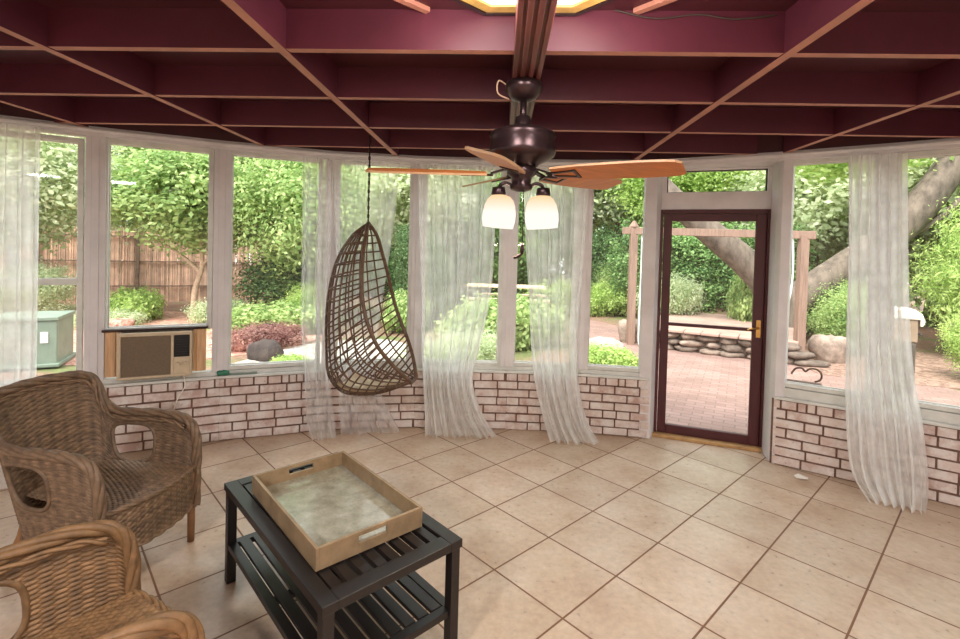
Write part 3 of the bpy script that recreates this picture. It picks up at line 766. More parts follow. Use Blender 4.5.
for k in range(ns): MB().box((0, -W/2+.05+sp*(k+.5), HS-.004), (L-.12, sp-.016, .016)).build('shelf_slat', M['espresso'], tb, bevel=.002)
tr_ = tag(empty('serving_tray', TC+Vector((.002, -.006, H)), math.radians(-46.0)), 'gilded rectangular serving tray with slot handles on the coffee table', 'tray')
TL, TW, TH, tk = .745, .468, .085, .013
MB().box((0, 0, .009), (TL-.004, TW-.004, .012)).build('tray_base', M['leafgilt'], tr_)
m = MB()
for y in (-1, 1): m.box((0, y*(TW/2-tk/2), TH/2+.001), (TL, tk, TH))
for x in (-1, 1):
    cx = x*(TL/2-tk/2); hw = .062; z0, z1 = .042, .068
    for (a, b, za, zb) in ((-TW/2+tk, -hw, .001, TH), (hw, TW/2-tk, .001, TH), (-hw, hw, .001, z0), (-hw, hw, z1, TH)):
        m.box((cx, (a+b)/2, (za+zb)/2+.0005), (tk, b-a, zb-za))
m.build('tray_side', M['tray'], tr_, bevel=.0015)

# ------------------------------------------------------------------ hanging chair
HX, HY = -1.055, 3.80
al = math.radians(-10); O_ = np.array([math.cos(al), math.sin(al), 0]); P_ = np.array([-math.sin(al), math.cos(al), 0])
ec = tag(empty('hanging_chair', (HX, HY, .5)), 'egg shaped rattan hanging chair on a thin chain', 'hanging chair')
Bk = smooth_path([(.0, 1.875), (-.13, 1.77), (-.245, 1.58), (-.302, 1.33), (-.318, 1.08), (-.308, .84), (-.285, .64), (-.17, .525), (0, .515), (.19, .555), (.40, .645)], 81)
Rm = smooth_path([(.0, 1.875), (.03, 1.78), (.05, 1.62), (.075, 1.45), (.10, 1.30), (.135, 1.17), (.18, 1.06), (.23, .96), (.285, .87), (.345, .77), (.405, .67)], 81)
Wd = smooth_path([(0, 0), (.10, 0), (.18, 0), (.245, 0), (.275, 0), (.29, 0), (.29, 0), (.28, 0), (.24, 0), (.17, 0), (.07, 0)], 81)[:, 0]
def egg(t, th):
    i = t*80; i0 = min(int(i), 79); f = i-i0
    b = Bk[i0]*(1-f)+Bk[i0+1]*f; r_ = Rm[i0]*(1-f)+Rm[i0+1]*f; w = Wd[i0]*(1-f)+Wd[i0+1]*f
    c = max(0, math.cos(th))**.8; sz = r_+(b-r_)*c
    q = O_*sz[0]+P_*w*math.sin(th); return (q[0], q[1], sz[1]-.5)
m = MB()
for k in range(1, 24):
    t = .02+.96*k/24
    m.tube([egg(t, th) for th in np.linspace(-PI/2, PI/2, 33)], .0065, 6)
for th in np.linspace(-PI/2, PI/2, 17)[1:-1]: m.tube([egg(t, th) for t in np.linspace(.01, 1, 60)], .0065, 6)
m.build('lattice', M['rattan'], ec, smooth=True)
m = MB()
path = [egg(t, -PI/2) for t in np.linspace(0.0, 1, 50)]+[egg(1, th) for th in np.linspace(-PI/2, PI/2, 17)[1:-1]]+[egg(t, PI/2) for t in np.linspace(1, 0.0, 50)]
m.tube(path, .0145, 8)
m.build('rim', M['rattan'], ec, smooth=True)
m = MB()
zc = 1.875-.5; 
m.tube([(0, 0, zc-.01), (0, 0, 2.66-.5)], .0045, 6)
for k in range(24):
    z = zc+.02+k*.0325; m.tube([(.0075*math.cos(q)*(1 if k % 2 else .2), .0075*math.cos(q)*(.2 if k % 2 else 1), z+.019*math.sin(q)) for q in np.linspace(0, 2*PI, 9)[:-1]], .003, 5, closed=True)
m.build('chain', M['bronze'], ec, smooth=True)
MB().tube([(.018*math.cos(q), 0, 2.675-.5+.02*math.sin(q)) for q in np.linspace(-PI*.75, PI*1.1, 14)], .005, 6).lathe([(0, 0), (.025, 0), (.022, -.012), (0, -.014)], (0, 0, 2.7095-.5), 16).build('ceiling_hook', M['brass'], ec, smooth=True)
# cushion in the seat
cu = MB(); nu_, nv_ = 25, 21; G = np.zeros((nu_, nv_, 3)); G2 = np.zeros((nu_, nv_, 3))
for i in range(nu_):
    for j in range(nv_):
        t = .66+.30*i/(nu_-1); th = (-1+2*j/(nv_-1))*.62
        p = np.array(egg(t, th)); e = (1-abs(2*i/(nu_-1)-1)**4)*(1-abs(2*j/(nv_-1)-1)**4)
        c_ = np.array([O_[0]*.08, O_[1]*.08, .45]); dr = c_-p; dr /= np.linalg.norm(dr)
        G[i, j] = p+dr*.018; G2[i, j] = p+dr*(.022+.05*e**.5)
cu.grid(G); cu.grid(G2)
cush = cu.build('cushion', M['cream'], None, smooth=True); cush.location = (HX, HY, .5)
tag(cush, 'thin cream cushion lying in the hanging chair', 'cushion')

# ------------------------------------------------------------------ curtains
def curtain(name, i, off, rows, nf, amp, label, matl, seed, nseg=220, nrow=70):
    """rows: (u0,u1,z,extra inward) on wall facet i; nf folds"""
    A, B, d, n = facet(i, -off); A = np.array(A); d = np.array(d); n = np.array(n)
    r = np.random.default_rng(seed)
    rows = np.array(rows, float); R_ = smooth_path(rows, nrow)
    s = np.linspace(0, 1, nseg); ph = np.cumsum(.6+.8*r.random(nseg)); ph = ph/ph[-1]*nf*2*PI
    a2 = smooth_path(r.random((14, 1)), nseg)[:, 0]; warp = smooth_path((r.random((9, 1))-.5), nseg)[:, 0]
    G = np.zeros((nseg, nrow, 3)); W0 = rows[0, 1]-rows[0, 0]
    for j in range(nrow):
        u0, u1, z, inw = R_[j]; t = j/(nrow-1)
        w = u1-u0; g = min(1.6, max(.7, W0/max(w, .05)))
        off_ = amp*g*(.45+.55*min(1, t*4))*(.55+.6*a2)*np.sin(ph+.8*t*warp*6)
        u = u0+w*s+.012*np.sin(ph*.5+3*t)+.25*amp*np.cos(ph)*g
        P = A[None]+d[None]*u[:, None]-n[None]*(inw+np.maximum(off_, -off+.022)[:, None])
        P[:, 2] = np.maximum(z+.004*np.sin(ph*.37)*(1 if j else 0), .004)
        G[:, j] = P
    o = MB().grid(G).build(name, matl, None, smooth=True)
    tag(o, label, 'curtain', 'sheer white curtains at the windows'); return o
curtain('curtain', 0, .13, [(.16, .554, 2.47, 0), (.16, .551, 1.94, 0), (.16, .55, 1.246, .0), (.17, .55, .54, .04), (.18, .56, .15, .16), (.18, .57, .01, .22)], 9, .03, 'sheer white curtain at the far left behind the wicker armchair', M['sheer3'], 1)
curtain('curtain', 2, .10, [(.623, .872, 2.45, 0), (.621, .87, 1.646, 0), (.625, .867, .94, 0), (.664, .892, .54, .02), (.69, .93, .18, .06), (.75, .94, .005, .13)], 5, .028, 'narrow sheer white curtain left of the hanging chair', M['sheer'], 2)
curtain('curtain', 3, .10, [(.004, .60, 2.45, 0), (.031, .555, 1.926, 0), (.07, .46, 1.207, 0), (.1, .40, .576, .0), (.106, .49, .30, .02), (.129, .66, .01, .04)], 6, .022, 'thin sheer curtain hanging behind the egg chair', M['sheer'], 3)
curtain('curtain', 4, .10, [(-.03, .70, 2.45, 0), (.008, .701, 1.68, 0), (.037, .677, 1.222, 0), (.056, .60, .807, 0), (.09, .535, .50, .02), (.12, .63, .2, .07), (.13, .77, .005, .12)], 13, .034, 'wide sheer curtain gathered at the sill left of the fan lamps', M['sheer2'], 4)
curtain('curtain', 5, .10, [(.084, .679, 2.45, 0), (.124, .666, 1.703, 0), (.165, .644, 1.247, 0), (.20, .629, .88, 0), (.25, .65, .514, .02), (.34, .72, .194, .08), (.40, .83, .005, .16)], 11, .032, 'sheer curtain sweeping right to the floor beside the narrow window', M['sheer2'], 5)
curtain('curtain', 8, .12, [(.40, .735, 2.45, 0), (.425, .757, 1.759, 0), (.435, .78, 1.251, 0), (.445, .813, .889, .0), (.46, .87, .531, .03), (.50, .90, .175, .10), (.60, .88, .005, .18)], 12, .04, 'long sheer curtain right of the door', M['sheer3'], 6)

# small things
pp = MB().add([(2.30, 3.78, .006), (2.37, 3.75, .012), (2.40, 3.80, .005), (2.35, 3.84, .016), (2.31, 3.83, .004)], [(0, 1, 2, 3, 4)])
tag(pp.build('paper_scrap', M['paper'], solid=.001), 'white paper scrap on the floor by the right brick wall', 'paper scrap')
A, B, d9, n9 = facet(8, .17)
hp = [(0, .0), (.03, .05), (.075, .06), (.1, .035), (.13, .06), (.18, .065), (.215, .03), (.21, -.02), (.17, -.045)]
m = MB().tube([A+d9*(.11+x*.95)+Vector((0, 0, .725+z*.95)) for x, z in smooth_path(hp, 40)], .0075, 8)
m.box(A+d9*.2+n9*.03+Vector((0, 0, .654)), (.24, .07, .02), Matrix((d9, n9, Vector((0, 0, 1)))).transposed())
tag(m.build('iron_hook', M['iron'], smooth=False), 'curled iron hook outside the window right of the door', 'hook')

# ------------------------------------------------------------------ garden
GZ = -.15
struct(MB().add([(-45, -12, GZ), (45, -12, GZ), (45, 45, GZ), (-45, 45, GZ)], [(0, 1, 2, 3)]).build('ground', M['soil']), 'brown garden soil outside', 'ground')
def blobpatch(name, pts, z, mt, label, cat, kind='structure'):
    P = smooth_path(pts+[pts[0]], 60)[:-1]
    o = prism([(p[0], p[1]) for p in P], GZ-.03, z).build(name, mt); return tag(o, label, cat, kind=kind)
blobpatch('patio', [(1.2, 4.95), (4.6, 4.1), (6.3, 4.6), (6.6, 7.0), (5.9, 9.2), (4.2, 10.2), (3.2, 12.2), (2.2, 13.9), (.6, 13.9), (-.4, 12.2), (1.2, 11.2), (2.3, 9.3), (1.7, 7.2)], GZ+.015, M['paver'], 'rose brick patio outside the door', 'patio')
blobpatch('gravel_bed', [(-4.2, 6.4), (-2.4, 5.4), (-.9, 5.6), (-1.2, 8.0), (-2.2, 9.6), (-3.6, 8.8)], GZ+.012, M['gravel'], 'white gravel bed outside the clear window', 'gravel')
blobpatch('mulch_bed', [(-10, 8.5), (-7, 6.8), (-4.6, 7.5), (-3.6, 9.2), (-4.2, 11), (-8, 12.5), (-11, 12)], GZ+.01, M['redgravel'], 'red mulch bed below the fence', 'mulch')
blobpatch('leaf_litter', [(5.1, 7.9), (7.5, 7.3), (9.0, 9.5), (7.5, 11), (5.6, 10)], GZ+.02, M['mulch'], 'brown leaf litter around the swing frame post', 'leaf litter')
# retaining wall and terrace
wa, wb = Vector((3.0, 9.75, 0)), Vector((5.15, 8.55, 0)); wd_ = (wb-wa).normalized(); wn = Vector((-wd_.y, wd_.x, 0))
o = prism([(wa.x+wn.x*.2, wa.y+wn.y*.2), (wb.x+wn.x*.2, wb.y+wn.y*.2), (7.2, 11.8), (3.9, 13.9)], GZ, .22).build('terrace', M['flag'])
struct(o, 'pale pink raised terrace behind the stone wall', 'terrace')
def ico(m, c, s, seed, mi=0, t=1.0, rough=.22):
    r = random.Random(seed); nu, nv = 12, 8; G = []
    ph = [r.random()*6 for _ in range(6)]
    vs = [(c[0], c[1], c[2]+s[2])]
    for j in range(1, nv):
        for i in range(nu):
            a = 2*PI*i/nu; b = PI*j/nv
            k = 1+rough*(math.sin(2*a+ph[0])*math.sin(b)+.7*math.sin(3*a+ph[1]+2*b)+.6*math.cos(3*b+ph[2]))*.6+rough*.35*(r.random()-.5)
            x, y, z = math.cos(a)*math.sin(b), math.sin(a)*math.sin(b), math.cos(b)
            sq = lambda q: math.copysign(abs(q)**.75, q)
            vs.append((c[0]+sq(x)*s[0]*k, c[1]+sq(y)*s[1]*k, c[2]+sq(z)*s[2]*k))
    vs.append((c[0], c[1], c[2]-s[2])); n_ = len(vs)
    fs = [(0, 1+i, 1+(i+1) % nu) for i in range(nu)]
    for j in range(nv-2):
        for i in range(nu): a = 1+j*nu; fs.append((a+i, a+nu+i, a+nu+(i+1) % nu, a+(i+1) % nu))
    a = 1+(nv-2)*nu; fs += [(a+i, n_-1, a+(i+1) % nu) for i in range(nu)]
    return m.add(vs, fs, mi, t)
m = MB(); Lw = (wb-wa).length; r_ = random.Random(4)
m.box((wa+wb)/2+wn*.1+Vector((0, 0, .02)), (Lw, .14, .34), Matrix((wd_, wn, Vector((0, 0, 1)))).transposed(), t=.35)
for row in range(3):
    u = -r_.random()*.2
    while u < Lw:
        w_ = .22+.26*r_.random(); c = wa+wd_*(u+w_/2)+wn*.06+Vector((0, 0, GZ+.06+row*.122))
        ico(m, c, (w_*.52, .13, .066), r_.randrange(9999), t=.45+.75*r_.random()); u += w_
rw = m.build('retaining_wall', M['stone'], smooth=True)
tag(rw, 'low dry stone retaining wall with pale flat capstones behind the patio', 'stone wall')
for k in range(7): MB().box(wa+wd_*(.16+k*.31)+wn*.07+Vector((0, 0, .247)), (.30, .4, .05), Matrix.Rotation(math.atan2(wd_.y, wd_.x)+(random.random()-.5)*.06, 3, 'Z'), t=.85+.3*random.random()).build('capstone', M['flag'], rw, bevel=.012)

def rock(loc, s, seed, mt, label, group=None):
    m = MB(); ico(m, (0, 0, s[2]*.75), s, seed, rough=.3)
    o = m.build('rock', mt, smooth=True); o.location = loc; tag(o, label, 'rock', group); return o
rock((-3.72, 7.6, GZ-.03), (.25, .2, .2), 41, M['darkrock'], 'large dark rock beside the white gravel')
rock((-4.5, 8.2, GZ), (.26, .22, .16), 4, M['redgravel'], 'reddish rock left of the large dark rock')
rock((-4.35, 9.0, GZ), (.24, .2, .2), 6, M['darkrock'], 'small dark rock among the red leaves')
rock((1.85, 8.75, GZ), (.36, .26, .2), 9, M['palerock'], 'pale rock beside the brick patio path')
rock((5.95, 8.95, GZ), (.26, .24, .27), 12, M['stone'], 'squat grey stump-like rock by the swing frame post')
rock((2.75, 10.35, GZ), (.24, .22, .26), 14, M['stone'], 'grey rock at the foot of the left swing post')
rock((-7.9, 9.6, GZ), (.3, .22, .14), 21, M['redgravel'], 'low red rock below the small tree')

# fence of reeds
fa, fb = Vector((-15.5, 12.3, 0)), Vector((-6.6, 16.4, 0)); fd = (fb-fa).normalized(); fn = Vector((-fd.y, fd.x, 0)); FL = (fb-fa).length
fe = tag(empty('reed_fence', (0, 0, 0)), 'brown reed fence at the back of the garden', 'fence')
m = MB(); u = 0; r_ = random.Random(3)
while u < FL:
    w_ = .035+.03*r_.random(); p = fa+fd*u+fn*(r_.random()*.03); h_ = 2.12+.2*r_.random()
    m.bar(p+Vector((0, 0, GZ)), p+Vector(((r_.random()-.5)*.03, 0, GZ+h_)), w_, .03, up=tuple(fn), t=.6+.6*r_.random()); u += w_*1.12
m.build('reeds', M['reed'], fe)
for z in (.35, 1.1, 1.85): MB().bar(fa-fn*.05+Vector((0, 0, z)), fb-fn*.05+Vector((0, 0, z)), .05, .03).build('rail', M['darkbark'], fe)
for k in range(5): p = fa+fd*(FL*k/4)-fn*.07; MB().bar(p+Vector((0, 0, GZ)), p+Vector((0, 0, 2.2)), .09, .09, up=tuple(fn)).build('fence_post', M['darkbark'], fe)

# foliage
def leaves(n, shape, size, seed, clusters=60, spread=.2, aspect=.55, flat=.0):
    """n folded leaf quads gathered in clusters inside an ellipsoid list shape=[(cx,cy,cz,rx,ry,rz)]"""
    n = int(n*4.6); size *= .43; clusters = int(clusters*2.2); spread *= .72
    r = np.random.default_rng(seed); shp = np.array(shape, float); vol = shp[:, 3]*shp[:, 4]*shp[:, 5]; vol = vol/vol.sum()
    k = r.choice(len(shp), clusters, p=vol); d = r.normal(size=(clusters, 3)); d /= np.linalg.norm(d, axis=1, keepdims=True)
    rad = r.random((clusters, 1))**.4; cc = shp[k, :3]+d*rad*shp[k, 3:]
    ci = r.integers(0, clusters, n); P = cc[ci]+r.normal(size=(n, 3))*spread*shp[k[ci], 3:].mean(axis=1, keepdims=True)
    nrm = (P-cc[ci]); nrm /= np.linalg.norm(nrm, axis=1, keepdims=True)+1e-9
    nrm = nrm*.6+d[ci]*.5+r.normal(size=(n, 3))*.6+np.array([0, 0, .55+flat]); nrm /= np.linalg.norm(nrm, axis=1, keepdims=True)
    t = np.cross(nrm, r.normal(size=(n, 3))); t /= np.linalg.norm(t, axis=1, keepdims=True)+1e-9; b = np.cross(nrm, t)
    s = size*(.6+.8*r.random((n, 1)))
    V = np.stack([P-t*s, P-b*s*aspect+nrm*s*.12, P+t*s, P+b*s*aspect+nrm*s*.12], 1).reshape(-1, 3)
    me = bpy.data.meshes.new('foliage'); me.vertices.add(4*n); me.vertices.foreach_set('co', V.astype('f').ravel())
    me.loops.add(4*n); me.loops.foreach_set('vertex_index', np.arange(4*n, dtype='i')); me.polygons.add(n)
    me.polygons.foreach_set('loop_start', np.arange(0, 4*n, 4, dtype='i'))
    ca = me.color_attributes.new('tint', 'FLOAT_COLOR', 'POINT')
    tv = np.clip(.5+.22*r.normal(size=clusters)[ci]+.2*r.normal(size=n), 0, 1); col = np.ones((n, 4)); col[:, :3] = tv[:, None]
    ca.data.foreach_set('color', np.repeat(col, 4, axis=0).astype('f').ravel()); me.update(); me.validate(); return me
def plant(kind, label, cat, loc, me, mt, scale=(1, 1, 1), rz=0, trunk=None, tmat=None, group=None):
    """foliage mesh (unit sized) on an optional trunk (list of (x,y,z,r) in metres, relative to loc)"""
    root = empty(kind, loc, 0); tag(root, label, cat, group)
    o = bpy.data.objects.new('foliage', me); C.objects.link(o); o.parent = root; o.scale = scale; o.rotation_euler.z = rz
    if not me.materials: me.materials.append(mt)
    o.material_slots[0].link = 'OBJECT'; o.material_slots[0].material = mt
    if trunk:
        m = MB()
        for tr in trunk:
            P = smooth_path([q[:3] for q in tr], 24); R_ = smooth_path([(q[3], 0) for q in tr], 24)[:, 0]
            m.tube([tuple(p) for p in P], [max(.008, float(x)) for x in R_], 10)
        m.build('trunk', tmat or M['darkbark'], root, smooth=True)
    return root
# unit crowns: centre at z=1, radius about 1
crownA = leaves(5200, [(0, 0, 1, .9, .9, .75), (.45, .1, .8, .6, .6, .5), (-.5, .1, .95, .55, .55, .5), (0, -.3, 1.3, .6, .6, .45)], .085, 1, 110, .22)
crownB = leaves(5200, [(0, 0, 1, 1, 1, .95)], .075, 2, 140, .20)
crownC = leaves(6500, [(0, 0, .9, 1, .7, .8), (.5, 0, 1.2, .55, .5, .6), (-.5, 0, .7, .5, .5, .6)], .06, 3, 120, .2, .45)
tall = leaves(7000, [(0, 0, 1.2, .9, .9, 1.1), (.2, 0, .5, .8, .8, .5), (-.2, .1, 1.9, .6, .6, .6)], .075, 4, 150, .2)
low = leaves(2600, [(0, 0, .35, 1, .8, .34)], .11, 5, 90, .18)
low2 = leaves(2600, [(0, 0, .35, 1, 1, .34)], .085, 6, 90, .16, .4)
feather = leaves(7500, [(0, 0, .9, 1, .8, .8), (.3, -.2, .5, .9, .7, .5)], .075, 7, 150, .14, .22)
# box hedge, ivy bank: slabs
r9 = np.random.default_rng(9)
def slab(n, sx, sy, sz, size, seed, aspect=.6):
    shp = [(x, 0, sz/2, sx/8, sy/2, sz/2) for x in np.linspace(-sx/2+sx/12, sx/2-sx/12, 7)]
    return leaves(n, shp, size, seed, 260, .22, aspect)
hedge_me = slab(9000, 4.4, .9, 1.0, .055, 10)
ivy_me = slab(13000, 4.6, 1.0, 2.9, .085, 11, .75)

plant('small_tree', 'small tree with pale curved trunk in front of the reed fence', 'tree', (-7.35, 11.4, GZ), crownA, M['lf_bright'], (1.9, 1.7, 1.45), .4, [[(.1, 0, 0, .16), (-.02, 0, .35, .08), (.02, 0, .8, .065), (.16, 0, 1.3, .05), (.1, 0, 2.0, .04)], [(.12, 0, 1.15, .05), (-.5, .1, 1.6, .035), (-1.1, .1, 1.9, .025)], [(.14, 0, 1.3, .04), (.6, 0, 1.7, .03), (1.0, .1, 2.0, .02)]], M['palebark'])
bpy.data.objects['small_tree'].children[0].location.z = 1.45
t_ = plant('tree', 'leafy tree overhanging the fence behind the far left curtain', 'tree', (-11.2, 10.6, GZ), crownB, M['lf_pale'], (2.2, 2.2, 1.7), 1.1, [[(0, 0, 0, .16), (.1, 0, 1.2, .12), (0, 0, 3.2, .08)]])
t_.children[0].location.z = 1.6
t_ = plant('tree', 'bright green tree filling the top of the clear window', 'tree', (-4.9, 11.6, GZ), crownB, M['lf_bright'], (1.75, 1.5, 1.5), 2.0, [[(0, .1, 0, .12), (.1, .1, 1.2, .09), (0, 0, 2.9, .06)]])
t_.children[0].location.z = 1.25
plant('shrub', 'dark rounded shrub below the bright green tree', 'shrub', (-5.2, 12.3, GZ), crownB, M['lf_dark'], (1.3, 1.1, .95), .3)
plant('shrub', 'mid green cone shaped shrub beside the fence end', 'shrub', (-4.35, 11.0, GZ), crownC, M['lf_lime'], (.75, .75, .6), 1.3)
plant('groundcover', 'pale green low plants in front of the cone shrub', 'plant', (-4.7, 10.0, GZ), low, M['lf_bright'], (1.2, .7, .8), .2)
plant('shrub', 'low red leaved shrub behind the large dark rock', 'shrub', (-4.25, 8.55, GZ), low2, M['lf_red'], (.85, .55, .55), .9)
plant('groundcover', 'small green tuft at the near edge of the gravel', 'plant', (-3.05, 6.9, GZ), low, M['lf_lime'], (.32, .26, .3), .9)
plant('groundcover', 'flat pale plants between gravel and brick wall', 'plant', (-3.35, 6.2, GZ), low2, M['lf_pale'], (.5, .35, .25), 2.2)
plant('grassy_clump', 'bright strappy clump left of the small tree trunk', 'plant', (-8.7, 11.2, GZ), low, M['lf_lime'], (1.05, .7, .9), 2.1)
plant('groundcover', 'pale low plants right of the small tree trunk', 'plant', (-6.5, 11.0, GZ), low2, M['lf_pale'], (.7, .6, .8), 1.1)
plant('groundcover', 'scattered low plants below the air conditioner window', 'plant', (-8.3, 9.9, GZ), low2, M['lf_pale'], (.8, .5, .5), .1)
plant('shrub', 'pale shrub between the fence and the far left window', 'shrub', (-10.3, 9.9, GZ), crownC, M['lf_pale'], (1.0, .8, .75), .7)
t_ = plant('tree', 'pale tall tree behind the hanging chair window', 'tree', (-2.8, 14.6, GZ), crownA, M['lf_far_haze'], (2.2, 1.8, 1.9), 1.9, [[(0, 0, 0, .16), (0, 0, 3, .1)]]); t_.children[0].location.z = 1.6
plant('shrub', 'dark green shrub beyond the hanging chair', 'shrub', (-2.0, 12.0, GZ), tall, M['lf_dark'], (.85, .8, 1.0), .4)
plant('groundcover', 'bright low leaves under the dark shrub', 'plant', (-2.1, 10.9, GZ), low, M['lf_bright'], (.8, .6, 1.1), 1.4)
plant('tree', 'tall dark tree beyond the picnic table', 'tree', (.2, 17.5, GZ), tall, M['lf_mid'], (2.6, 2.0, 1.9), .9, [[(0, 0, 0, .2), (0, 0, 2.5, .14)]])
plant('tree', 'dark tree left of the picnic table', 'tree', (-2.6, 16.8, GZ), tall, M['lf_dark'], (1.8, 1.8, 1.5), 2.4, [[(0, 0, 0, .2), (0, 0, 2.0, .14)]])
plant('groundcover', 'bright green low bed in front of the picnic table', 'plant', (.1, 9.3, GZ), low, M['lf_bright'], (1.3, .8, 1.25), .5)
plant('groundcover', 'green border plants outside the curtained windows', 'plant', (-.6, 7.3, GZ), low2, M['lf_pale'], (1.0, .5, .8), .8)
plant('groundcover', 'lime green tuft beside the pale rock', 'plant', (1.72, 7.65, GZ), low, M['lf_lime'], (.55, .4, .5), 2.6)
t_ = plant('hedge', 'clipped green hedge beyond the patio path', 'hedge', (3.1, 14.6, GZ), hedge_me, M['lf_lime'], (1, 1, 1), .05)
plant('shrub', 'dark shrub behind the clipped hedge', 'shrub', (3.4, 16.4, GZ), tall, M['lf_dark'], (1.2, 1.1, 1.15), .3)
t_ = plant('tree', 'tree with pale haze painted into its leaves, high behind the clipped hedge', 'tree', (4.3, 18.2, GZ), crownA, M['lf_far_haze'], (3.0, 2.4, 2.3), .3, [[(0, 0, 0, .2), (0, 0, 4, .12)]]); t_.children[0].location.z = 2.6
plant('shrub', 'round bright shrub left of the swing frame post', 'shrub', (3.55, 15.6, GZ), crownC, M['lf_bright'], (1.0, .8, .9), 1.2)
plant('ivy_bank', 'ivy covered bank behind the terrace', 'ivy', (5.6, 13.7, .05), ivy_me, M['lf_ivy'], (1, 1, .92), -.38)
plant('groundcover', 'pale spiky plants at the foot of the ivy bank', 'plant', (4.35, 12.6, .2), low2, M['lf_pale'], (.9, .5, 1.3), .2)
plant('groundcover', 'pale green plants at the right end of the terrace', 'plant', (5.95, 11.9, .1), low, M['lf_bright'], (.7, .5, 1.6), 1.2)
t_ = plant('tree', 'bright tree seen through the transom window', 'tree', (6.2, 16.5, GZ), crownC, M['lf_lime'], (3.0, 2.2, 2.1), .5, [[(0, 0, 0, .2), (0, 0, 4.4, .12)]]); t_.children[0].location.z = 2.6
plant('shrub', 'light green shrub right of the stump-like rock', 'shrub', (6.9, 9.9, GZ), crownC, M['lf_bright'], (.95, .8, .8), .6)
t_ = plant('tree', 'pale tree behind the leaning trunk', 'tree', (9.2, 14.8, GZ), crownA, M['lf_far_haze'], (2.6, 2.2, 2.2), 2.2, [[(0, 0, 0, .2), (0, 0, 3.4, .12)]]); t_.children[0].location.z = 1.7
plant('shrub', 'feathery lime shrub outside the rightmost window', 'shrub', (9.7, 9.9, GZ), feather, M['lf_lime'], (1.9, 1.4, 1.9), .6)
plant('shrub', 'dark shrub under the leaning trunk', 'shrub', (8.3, 11.9, GZ), crownB, M['lf_dark'], (1.2, 1.0, .75), .6)
plant('shrub', 'yellow green leafy shrub near the grey bin', 'shrub', (7.5, 7.6, GZ), crownC, M['lf_lime'], (.62, .6, .62), 2.2)
# tall screen of trees round the garden
ring = [(-15.5, 15.5, 'lf_far_haze', 'leftmost pale tree beyond the fence'), (-12.0, 18.2, 'lf_bright', 'bright tree rising behind the reed fence'), (-8.2, 19.0, 'lf_bright', 'mid green tree behind the right part of the fence'), (-4.6, 19.5, 'lf_bright', 'bright tall tree behind the clear window'), (-.9, 21.0, 'lf_far_haze', 'tall pale tree far beyond the curtained windows'), (3.0, 22.0, 'lf_far_haze', 'hazy pale tree far beyond the clipped hedge'), (7.6, 20.5, 'lf_far_haze', 'tall bright tree beyond the ivy bank'), (12.0, 17.8, 'lf_far_haze', 'hazy tree beyond the right windows'), (13.2, 15.4, 'lf_far_haze', 'pale tree right of the leaning trunk, far back'), (14.2, 13.0, 'lf_bright', 'bright tree far right beyond the feathery shrub'), (14.0, 9.0, 'lf_bright', 'mid green tree at the far right edge')]
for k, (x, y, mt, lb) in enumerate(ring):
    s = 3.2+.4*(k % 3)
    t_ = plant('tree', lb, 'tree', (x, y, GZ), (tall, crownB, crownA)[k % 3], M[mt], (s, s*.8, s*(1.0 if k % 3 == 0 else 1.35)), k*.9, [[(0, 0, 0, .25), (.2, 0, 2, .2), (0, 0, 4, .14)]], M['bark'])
    if k % 3: t_.children[0].location.z = .1
# big leaning tree
bt = tag(empty('forked_tree', (6.25, 11.1, GZ)), 'large grey tree with two thick leaning limbs', 'tree')
def limb(name, pts):
    P = smooth_path([q[:3] for q in pts], 30); R_ = smooth_path([(q[3], 0) for q in pts], 30)[:, 0]
    MB().tube([tuple(p) for p in P], [float(x) for x in R_], 16).build(name, M['bark'], bt, smooth=True)
limb('limb', [(.05, 0, -.05, .5), (.02, 0, .5, .40), (-.25, .05, 1.2, .34), (-.75, .1, 1.75, .31), (-1.4, .15, 2.3, .29), (-2.1, .2, 2.9, .26), (-2.9, .3, 3.8, .2), (-3.6, .4, 5.0, .12)])
limb('limb', [(.1, 0, .3, .38), (.25, -.02, .85, .33), (.75, -.05, 1.3, .31), (1.35, -.1, 1.75, .31), (2.2, -.15, 2.4, .33), (3.0, -.2, 3.4, .32), (3.6, -.25, 4.5, .25), (4.2, -.3, 6, .14)])
limb('branch', [(2.35, -.15, 2.35, .12), (3.0, -.3, 2.75, .07), (3.6, -.5, 3.5, .05), (4.0, -.6, 4.2, .03)])
twigs = leaves(900, [(0, 0, .5, 1, .7, .35)], .09, 17, 40, .2); twigs.materials.append(M['lf_lime'])
oc = bpy.data.objects.new('foliage', twigs); C.objects.link(oc); oc.parent = bt; oc.scale = (2.4, 1.2, 1.2); oc.location = (1.2, .2, 3.6)
oc.material_slots[0].link = 'OBJECT'; oc.material_slots[0].material = M['lf_lime']
